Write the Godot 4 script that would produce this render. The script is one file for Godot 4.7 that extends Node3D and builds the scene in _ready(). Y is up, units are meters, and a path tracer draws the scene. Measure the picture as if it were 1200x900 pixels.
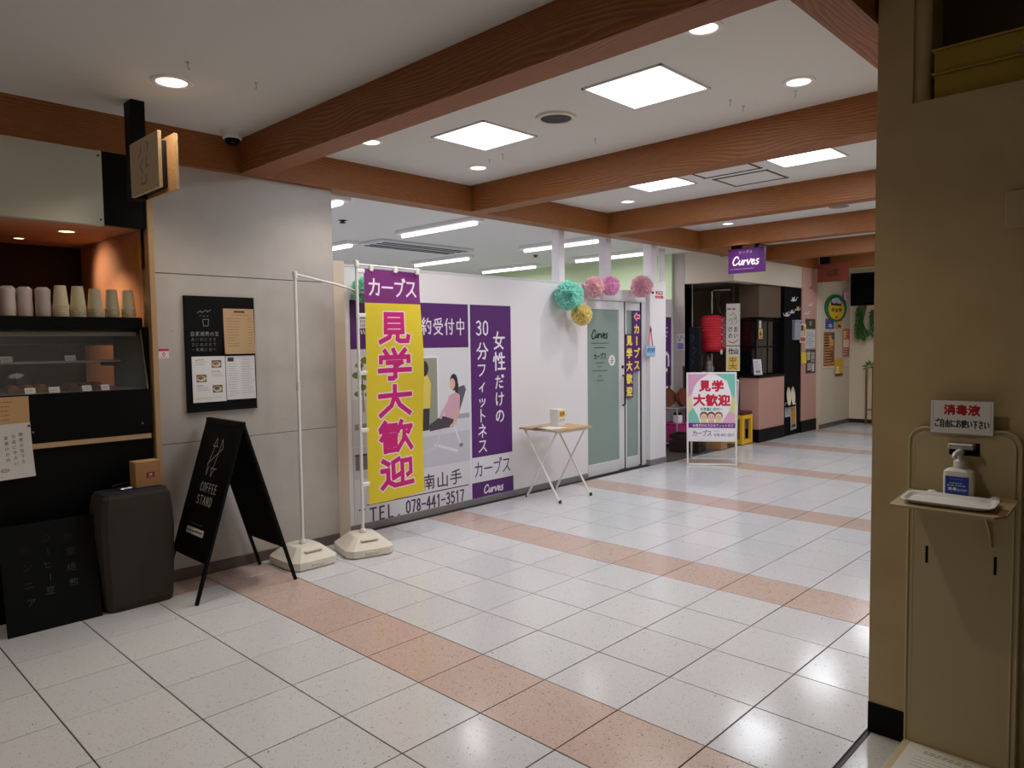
extends Node3D
# A shopping-arcade corridor: coffee kiosk, white gym partition, far eatery and a sanitiser stand.
# World axes: x to the right of the shop line, -z down the corridor, y up, metres.

const CEIL := 2.90
const BEAM := 2.675
const TILE := 0.40
const TX := -2.5232
const TZ := -2.392

var M := {}
var taken := {}
var rng := RandomNumberGenerator.new()


# ------------------------------------------------------------------ mesh collector
class G:
	var v := PackedVector3Array()
	var n := PackedVector3Array()
	var u := PackedVector2Array()

	func t3(a: Vector3, b: Vector3, c: Vector3, na: Vector3, nb: Vector3, nc: Vector3, ua := Vector2.ZERO, ub := Vector2.ZERO, uc := Vector2.ZERO) -> void:
		# given counter-clockwise seen from outside, stored clockwise
		v.append(a); v.append(c); v.append(b)
		n.append(na); n.append(nc); n.append(nb)
		u.append(ua); u.append(uc); u.append(ub)

	func tri(a: Vector3, b: Vector3, c: Vector3) -> void:
		var m := (b - a).cross(c - a).normalized()
		t3(a, b, c, m, m, m)

	func quad(a: Vector3, b: Vector3, c: Vector3, d: Vector3, ua := Vector2.ZERO, ub := Vector2.ZERO, uc := Vector2.ZERO, ud := Vector2.ZERO) -> void:
		var m := (c - a).cross(d - b).normalized()
		t3(a, b, c, m, m, m, ua, ub, uc)
		t3(a, c, d, m, m, m, ua, uc, ud)

	func quad_out(a: Vector3, b: Vector3, c: Vector3, d: Vector3, out: Vector3) -> void:
		if (c - a).cross(d - b).dot(out) >= 0.0:
			quad(a, b, c, d)
		else:
			quad(a, d, c, b)

	func tri_out(a: Vector3, b: Vector3, c: Vector3, out: Vector3) -> void:
		if (b - a).cross(c - a).dot(out) >= 0.0:
			tri(a, b, c)
		else:
			tri(a, c, b)

	func box(c: Vector3, s: Vector3, bev := 0.0, xf := Transform3D.IDENTITY) -> G:
		var h := s * 0.5
		var b := minf(bev, minf(h.x, minf(h.y, h.z)) * 0.95)
		for ax in 3:
			for sg in [-1.0, 1.0]:
				var q := []
				for st in [[-1.0, -1.0], [1.0, -1.0], [1.0, 1.0], [-1.0, 1.0]]:
					var p := Vector3.ZERO
					p[ax] = sg * h[ax]
					p[(ax + 1) % 3] = st[0] * (h[(ax + 1) % 3] - b)
					p[(ax + 2) % 3] = st[1] * (h[(ax + 2) % 3] - b)
					q.append(xf * (c + p))
				var o := Vector3.ZERO
				o[ax] = sg
				quad_out(q[0], q[1], q[2], q[3], xf.basis * o)
		if b <= 0.0:
			return self
		for k in 3:
			var i := (k + 1) % 3
			var j := (k + 2) % 3
			for si in [-1.0, 1.0]:
				for sj in [-1.0, 1.0]:
					var q := []
					for w in [[0, -1.0], [0, 1.0], [1, 1.0], [1, -1.0]]:
						var p := Vector3.ZERO
						p[i] = si * (h[i] - (0.0 if w[0] == 0 else b))
						p[j] = sj * (h[j] - (b if w[0] == 0 else 0.0))
						p[k] = w[1] * (h[k] - b)
						q.append(xf * (c + p))
					var o := Vector3.ZERO
					o[i] = si
					o[j] = sj
					quad_out(q[0], q[1], q[2], q[3], xf.basis * o)
		for sx in [-1.0, 1.0]:
			for sy in [-1.0, 1.0]:
				for sz in [-1.0, 1.0]:
					var e := Vector3(sx, sy, sz)
					var full := e * h
					var ins := e * (h - Vector3(b, b, b))
					tri_out(xf * (c + Vector3(full.x, ins.y, ins.z)), xf * (c + Vector3(ins.x, full.y, ins.z)), xf * (c + Vector3(ins.x, ins.y, full.z)), xf.basis * e)
		return self

	func uvbox(c: Vector3, s: Vector3, along: int, per_u: float, per_v: float, off := Vector2.ZERO) -> G:
		# a plain box whose uv runs along its length axis, in units of per_u, per_v metres
		var h := s * 0.5
		for ax in 3:
			for sg in [-1.0, 1.0]:
				var i := (ax + 1) % 3
				var j := (ax + 2) % 3
				var q := []
				var w := []
				for st in [[-1.0, -1.0], [1.0, -1.0], [1.0, 1.0], [-1.0, 1.0]]:
					var p := Vector3.ZERO
					p[ax] = sg * h[ax]
					p[i] = st[0] * h[i]
					p[j] = st[1] * h[j]
					q.append(c + p)
					var l := p[along] if ax != along else p[i]
					var o := p[j] if (i == along or ax == along) else p[i]
					w.append(Vector2(l / per_u, o / per_v) + off + Vector2(0.23 * ax, 0.31 * ax))
				if sg > 0.0:
					quad(q[0], q[1], q[2], q[3], w[0], w[1], w[2], w[3])
				else:
					quad(q[0], q[3], q[2], q[1], w[0], w[3], w[2], w[1])
		return self

	func panel(w: float, h: float, t: float, c := Vector3.ZERO, bend := 0.0, steps := 1) -> G:
		# a sheet whose front (+z) carries the print; bend curls it forward towards its lower end
		var hw := w / 2.0
		var e := Vector2(0.004, 0.004)
		for k in steps:
			var a := float(k) / steps
			var b := float(k + 1) / steps
			var ya := h / 2.0 - a * h
			var yb := h / 2.0 - b * h
			var za := t / 2.0 + bend * a * a
			var zb := t / 2.0 + bend * b * b
			quad(c + Vector3(-hw, yb, zb), c + Vector3(hw, yb, zb), c + Vector3(hw, ya, za), c + Vector3(-hw, ya, za), Vector2(0, b), Vector2(1, b), Vector2(1, a), Vector2(0, a))
			quad(c + Vector3(hw, yb, zb - t), c + Vector3(-hw, yb, zb - t), c + Vector3(-hw, ya, za - t), c + Vector3(hw, ya, za - t), e, e, e, e)
			quad(c + Vector3(hw, yb, zb), c + Vector3(hw, yb, zb - t), c + Vector3(hw, ya, za - t), c + Vector3(hw, ya, za), e, e, e, e)
			quad(c + Vector3(-hw, yb, zb - t), c + Vector3(-hw, yb, zb), c + Vector3(-hw, ya, za), c + Vector3(-hw, ya, za - t), e, e, e, e)
		quad(c + Vector3(-hw, h / 2, t / 2), c + Vector3(hw, h / 2, t / 2), c + Vector3(hw, h / 2, -t / 2), c + Vector3(-hw, h / 2, -t / 2), e, e, e, e)
		quad(c + Vector3(-hw, -h / 2, -t / 2 + bend), c + Vector3(hw, -h / 2, -t / 2 + bend), c + Vector3(hw, -h / 2, t / 2 + bend), c + Vector3(-hw, -h / 2, t / 2 + bend), e, e, e, e)
		return self

	func tube(pts: Array, r, sides := 8) -> G:
		var up := Vector3.UP
		var rings := []
		for i in pts.size():
			var d: Vector3 = (pts[mini(i + 1, pts.size() - 1)] - pts[maxi(i - 1, 0)]).normalized()
			if absf(d.dot(up)) > 0.95:
				up = Vector3.RIGHT if absf(d.x) < 0.9 else Vector3.BACK
			var s := d.cross(up).normalized()
			up = s.cross(d).normalized()
			var ring := []
			var rad: float = r[i] if r is Array else r
			for k in sides + 1:
				var a := TAU * k / sides
				var o := s * cos(a) + up * sin(a)
				ring.append([pts[i] + o * rad, o])
			rings.append(ring)
		for i in pts.size() - 1:
			for k in sides:
				var a: Array = rings[i][k]
				var b: Array = rings[i][k + 1]
				var c: Array = rings[i + 1][k + 1]
				var d: Array = rings[i + 1][k]
				t3(a[0], c[0], b[0], a[1], c[1], b[1])
				t3(a[0], d[0], c[0], a[1], d[1], c[1])
		for e in [0, pts.size() - 1]:
			var out: Vector3 = (pts[0] - pts[1]) if e == 0 else (pts[e] - pts[e - 1])
			for k in sides:
				tri_out(pts[e], rings[e][k][0], rings[e][k + 1][0], out)
		return self

	func lathe(prof: Array, segs := 20, xf := Transform3D.IDENTITY) -> G:
		# prof: Vector2(radius, height), going up the outside
		for i in prof.size() - 1:
			var p: Vector2 = prof[i]
			var q: Vector2 = prof[i + 1]
			var sl := Vector2(q.y - p.y, p.x - q.x)
			if sl.length() < 1e-7:
				continue
			sl = sl.normalized()
			for k in segs:
				var a := TAU * k / segs
				var b := TAU * (k + 1) / segs
				var da := Vector3(cos(a), 0, -sin(a))
				var db := Vector3(cos(b), 0, -sin(b))
				var na := (xf.basis * (da * sl.x + Vector3.UP * sl.y)).normalized()
				var nb := (xf.basis * (db * sl.x + Vector3.UP * sl.y)).normalized()
				var A := xf * (da * p.x + Vector3.UP * p.y)
				var B := xf * (db * p.x + Vector3.UP * p.y)
				var C := xf * (db * q.x + Vector3.UP * q.y)
				var D := xf * (da * q.x + Vector3.UP * q.y)
				var U0 := float(k) / segs
				var U1 := float(k + 1) / segs
				var V0 := 1.0 - float(i) / (prof.size() - 1)
				var V1 := 1.0 - float(i + 1) / (prof.size() - 1)
				if p.x > 1e-6:
					t3(A, B, C, na, nb, nb, Vector2(U0, V0), Vector2(U1, V0), Vector2(U1, V1))
				if q.x > 1e-6:
					t3(A, C, D, na, nb, na, Vector2(U0, V0), Vector2(U1, V1), Vector2(U0, V1))
		return self

	func ball(c: Vector3, r: Vector3, segs := 16, basis := Basis.IDENTITY) -> G:
		var half := segs / 2
		for i in half:
			for k in segs:
				var q := []
				for w in [[i, k], [i, k + 1], [i + 1, k + 1], [i + 1, k]]:
					var th: float = PI * w[0] / half
					var ph: float = TAU * w[1] / segs
					var d := Vector3(sin(th) * cos(ph), cos(th), -sin(th) * sin(ph))
					q.append([c + basis * (d * r), (basis * (d / r)).normalized()])
				if i < half - 1:
					t3(q[0][0], q[3][0], q[2][0], q[0][1], q[3][1], q[2][1])
				if i > 0:
					t3(q[0][0], q[2][0], q[1][0], q[0][1], q[2][1], q[1][1])
		return self

	func prism(poly: PackedVector2Array, z0: float, z1: float, xf := Transform3D.IDENTITY) -> G:
		var pl := poly
		if Geometry2D.is_polygon_clockwise(pl):
			pl = pl.duplicate()
			pl.reverse()
		var idx := Geometry2D.triangulate_polygon(pl)
		for i in idx.size() / 3:
			var a := pl[idx[i * 3]]
			var b := pl[idx[i * 3 + 1]]
			var c := pl[idx[i * 3 + 2]]
			tri_out(xf * Vector3(a.x, a.y, z1), xf * Vector3(b.x, b.y, z1), xf * Vector3(c.x, c.y, z1), xf.basis.z * (z1 - z0))
			tri_out(xf * Vector3(a.x, a.y, z0), xf * Vector3(b.x, b.y, z0), xf * Vector3(c.x, c.y, z0), xf.basis.z * (z0 - z1))
		var cen := Vector2.ZERO
		for i in pl.size():
			var a := pl[i]
			var b := pl[(i + 1) % pl.size()]
			# counter-clockwise outline: outside lies to the right of each edge
			var out := xf.basis * Vector3(b.y - a.y, a.x - b.x, 0)
			quad_out(xf * Vector3(a.x, a.y, z0), xf * Vector3(b.x, b.y, z0), xf * Vector3(b.x, b.y, z1), xf * Vector3(a.x, a.y, z1), out)
		return self

	func mesh() -> ArrayMesh:
		var a := []
		a.resize(Mesh.ARRAY_MAX)
		a[Mesh.ARRAY_VERTEX] = v
		a[Mesh.ARRAY_NORMAL] = n
		a[Mesh.ARRAY_TEX_UV] = u
		var m := ArrayMesh.new()
		m.add_surface_from_arrays(Mesh.PRIMITIVE_TRIANGLES, a)
		return m


# ------------------------------------------------------------------ nodes
func numbered(called: String) -> String:
	var k: int = taken.get(called, 0)
	taken[called] = k + 1
	return called if k == 0 else "%s_%03d" % [called, k]


func tag(o: Node, label := "", category := "", group := "", kind := "") -> Node:
	if label: o.set_meta("label", label)
	if category: o.set_meta("category", category)
	if group: o.set_meta("group", group)
	if kind: o.set_meta("kind", kind)
	return o


func thing(called: String, label: String, category: String, at := Vector3.ZERO, turn := 0.0, group := "") -> Node3D:
	var o := Node3D.new()
	o.name = numbered(called)
	add_child(o)
	o.position = at
	o.rotation.y = turn
	tag(o, label, category, group)
	return o


func part(called: String, g, mat: Material, parent: Node, label := "") -> MeshInstance3D:
	var o := MeshInstance3D.new()
	o.name = called
	o.mesh = g.mesh() if g is G else g
	o.material_override = mat
	parent.add_child(o, true)
	if label: o.set_meta("label", label)
	return o


func solo(called: String, g, mat: Material, label: String, category: String, at := Vector3.ZERO, turn := 0.0, group := "") -> MeshInstance3D:
	var o := MeshInstance3D.new()
	o.name = numbered(called)
	o.mesh = g.mesh() if g is G else g
	o.material_override = mat
	add_child(o)
	o.position = at
	o.rotation.y = turn
	tag(o, label, category, group)
	return o


func struct(called: String, g, mat: Material, label := "") -> MeshInstance3D:
	var o := MeshInstance3D.new()
	o.name = called
	if g != null:
		o.mesh = g.mesh() if g is G else g
		o.material_override = mat
	add_child(o, true)
	tag(o, label, "", "", "structure")
	return o


func bx(x0: float, x1: float, y0: float, y1: float, z0: float, z1: float, bev := 0.0) -> G:
	return G.new().box(Vector3((x0 + x1) / 2, (y0 + y1) / 2, (z0 + z1) / 2), Vector3(absf(x1 - x0), absf(y1 - y0), absf(z1 - z0)), bev)


func mat(called: String, c: Color, rough := 0.6, metal := 0.0) -> StandardMaterial3D:
	var m := StandardMaterial3D.new()
	m.resource_name = called
	m.albedo_color = c
	m.roughness = rough
	m.metallic = metal
	M[called] = m
	return m


func rgb(r: float, g: float, b: float) -> Color:
	return Color(r / 255.0, g / 255.0, b / 255.0)


func printed(img: Image, rough := 0.55) -> StandardMaterial3D:
	var m := StandardMaterial3D.new()
	m.albedo_texture = ImageTexture.create_from_image(img)
	m.roughness = rough
	m.texture_repeat = false
	return m


# ------------------------------------------------------------------ drawing on pictures
func canvas(w: int, h: int, c: Color) -> Image:
	var i := Image.create(w, h, false, Image.FORMAT_RGB8)
	i.fill(c)
	return i


func dab(img: Image, x: int, y: int, c: Color, a: float) -> void:
	if a >= 0.995:
		img.set_pixel(x, y, c)
	else:
		img.set_pixel(x, y, img.get_pixel(x, y).lerp(c, a))


func line(img: Image, pts: PackedVector2Array, width: float, c: Color) -> void:
	var r := width / 2.0
	for i in pts.size() - 1:
		var a := pts[i]
		var b := pts[i + 1]
		var d := b - a
		var l2 := maxf(d.length_squared(), 1e-6)
		var x0 := maxi(int(minf(a.x, b.x) - r - 1), 0)
		var x1 := mini(int(maxf(a.x, b.x) + r + 2), img.get_width())
		var y0 := maxi(int(minf(a.y, b.y) - r - 1), 0)
		var y1 := mini(int(maxf(a.y, b.y) + r + 2), img.get_height())
		for y in range(y0, y1):
			for x in range(x0, x1):
				var p := Vector2(x + 0.5, y + 0.5)
				var t := clampf((p - a).dot(d) / l2, 0.0, 1.0)
				var cov := r + 0.5 - (p - a - d * t).length()
				if cov > 0.0:
					dab(img, x, y, c, minf(cov, 1.0))


func bar(img: Image, pts: PackedVector2Array, width: float, c: Color) -> void:
	# a stroke with square ends and sharp corners, as in bold sign lettering
	var r := width / 2.0
	var n := pts.size()
	var sharp := []
	for i in n:
		var end := i == 0 or i == n - 1
		sharp.append(end or absf((pts[i] - pts[i - 1]).angle_to(pts[i + 1] - pts[i])) > 0.9)
		if not sharp[i]:
			line(img, PackedVector2Array([pts[i], pts[i] + Vector2(0.01, 0)]), width, c)
	for i in n - 1:
		var d := (pts[i + 1] - pts[i]).normalized()
		var a := pts[i] - d * (r * 0.85 if sharp[i] else 0.0)
		var b := pts[i + 1] + d * (r * 0.85 if sharp[i + 1] else 0.0)
		var l := (b - a).length()
		var q := Vector2(-d.y, d.x)
		var x0 := maxi(int(minf(a.x, b.x) - r - 1), 0)
		var x1 := mini(int(maxf(a.x, b.x) + r + 2), img.get_width())
		var y0 := maxi(int(minf(a.y, b.y) - r - 1), 0)
		var y1 := mini(int(maxf(a.y, b.y) + r + 2), img.get_height())
		for y in range(y0, y1):
			for x in range(x0, x1):
				var p := Vector2(x + 0.5, y + 0.5) - a
				var t := p.dot(d)
				var cov := minf(minf(t + 0.5, l - t + 0.5), r + 0.5 - absf(p.dot(q)))
				if cov > 0.0:
					dab(img, x, y, c, minf(cov, 1.0))


func poly(img: Image, flat: Array, c: Color) -> void:
	var pts := PackedVector2Array()
	for i in flat.size() / 2:
		pts.append(Vector2(flat[i * 2], flat[i * 2 + 1]))
	var y0 := 1e9
	var y1 := -1e9
	for p in pts:
		y0 = minf(y0, p.y)
		y1 = maxf(y1, p.y)
	for y in range(maxi(int(y0), 0), mini(int(y1) + 1, img.get_height())):
		var xs := []
		for i in pts.size():
			var a := pts[i]
			var b := pts[(i + 1) % pts.size()]
			if (a.y <= y + 0.5) != (b.y <= y + 0.5):
				xs.append(a.x + (y + 0.5 - a.y) / (b.y - a.y) * (b.x - a.x))
		xs.sort()
		for k in xs.size() / 2:
			var xa := int(round(xs[k * 2]))
			var xb := int(round(xs[k * 2 + 1]))
			if xb > xa:
				img.fill_rect(Rect2i(xa, y, xb - xa, 1), c)


func oval(img: Image, cx: float, cy: float, rx: float, ry: float, c: Color) -> void:
	for y in range(maxi(int(cy - ry), 0), mini(int(cy + ry) + 1, img.get_height())):
		var k := 1.0 - pow((y + 0.5 - cy) / ry, 2)
		if k > 0.0:
			var w := rx * sqrt(k)
			img.fill_rect(Rect2i(int(round(cx - w)), y, int(round(2 * w)), 1), c)


func glyph(img: Image, ch: String, x: float, y: float, w: float, h: float, weight: float, c: Color, upright := true) -> void:
	var strokes: Array = GL.get(ch, [])
	if ch == "ー" and not upright:
		strokes = [[50, 8, 50, 92]]
	for s in strokes:
		var pts := PackedVector2Array()
		for i in s.size() / 2:
			pts.append(Vector2(x + s[i * 2] * w / 100.0, y + s[i * 2 + 1] * h / 100.0))
		bar(img, pts, weight, c)


func text(img: Image, s: String, x: float, y: float, w: float, h: float, weight: float, c: Color, pitch := 0.0, vertical := false) -> void:
	var p := pitch if pitch else (h * 1.05 if vertical else w * 1.05)
	for i in s.length():
		if vertical:
			glyph(img, s[i], x, y + i * p, w, h, weight, c, false)
		else:
			glyph(img, s[i], x + i * p, y, w, h, weight, c)


func script_logo(img: Image, x: float, y: float, k: float, weight: float, c: Color) -> void:
	for s in [[64, 26, 56, 10, 38, 12, 20, 34, 10, 62, 16, 84, 34, 88, 58, 72], [76, 46, 68, 72, 76, 88, 90, 78, 104, 46], [104, 46, 98, 86], [122, 48, 114, 88], [117, 66, 130, 50, 144, 52], [152, 44, 160, 88, 188, 40], [194, 70, 220, 60, 216, 46, 202, 48, 192, 72, 202, 90, 226, 80], [262, 44, 244, 48, 240, 60, 258, 72, 252, 88, 232, 92]]:
		var pts := PackedVector2Array()
		for i in s.size() / 2:
			pts.append(Vector2(x + s[i * 2] * k, y + s[i * 2 + 1] * k))
		line(img, pts, weight, c)


func small_print(img: Image, x: float, y: float, w: float, rows: int, pitch: float, weight: float, c: Color, seed_no: int) -> void:
	# unreadable small type: broken dashes
	var r := RandomNumberGenerator.new()
	r.seed = seed_no
	for k in rows:
		var px := x
		var stop := x + w * r.randf_range(0.6, 1.0)
		while px < stop:
			var l := r.randf_range(weight, weight * 3.0)
			line(img, PackedVector2Array([Vector2(px, y + k * pitch + r.randf_range(-0.2, 0.2) * weight), Vector2(px + l, y + k * pitch + r.randf_range(-0.2, 0.2) * weight)]), weight, c)
			px += l + weight * r.randf_range(1.2, 2.2)


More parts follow.
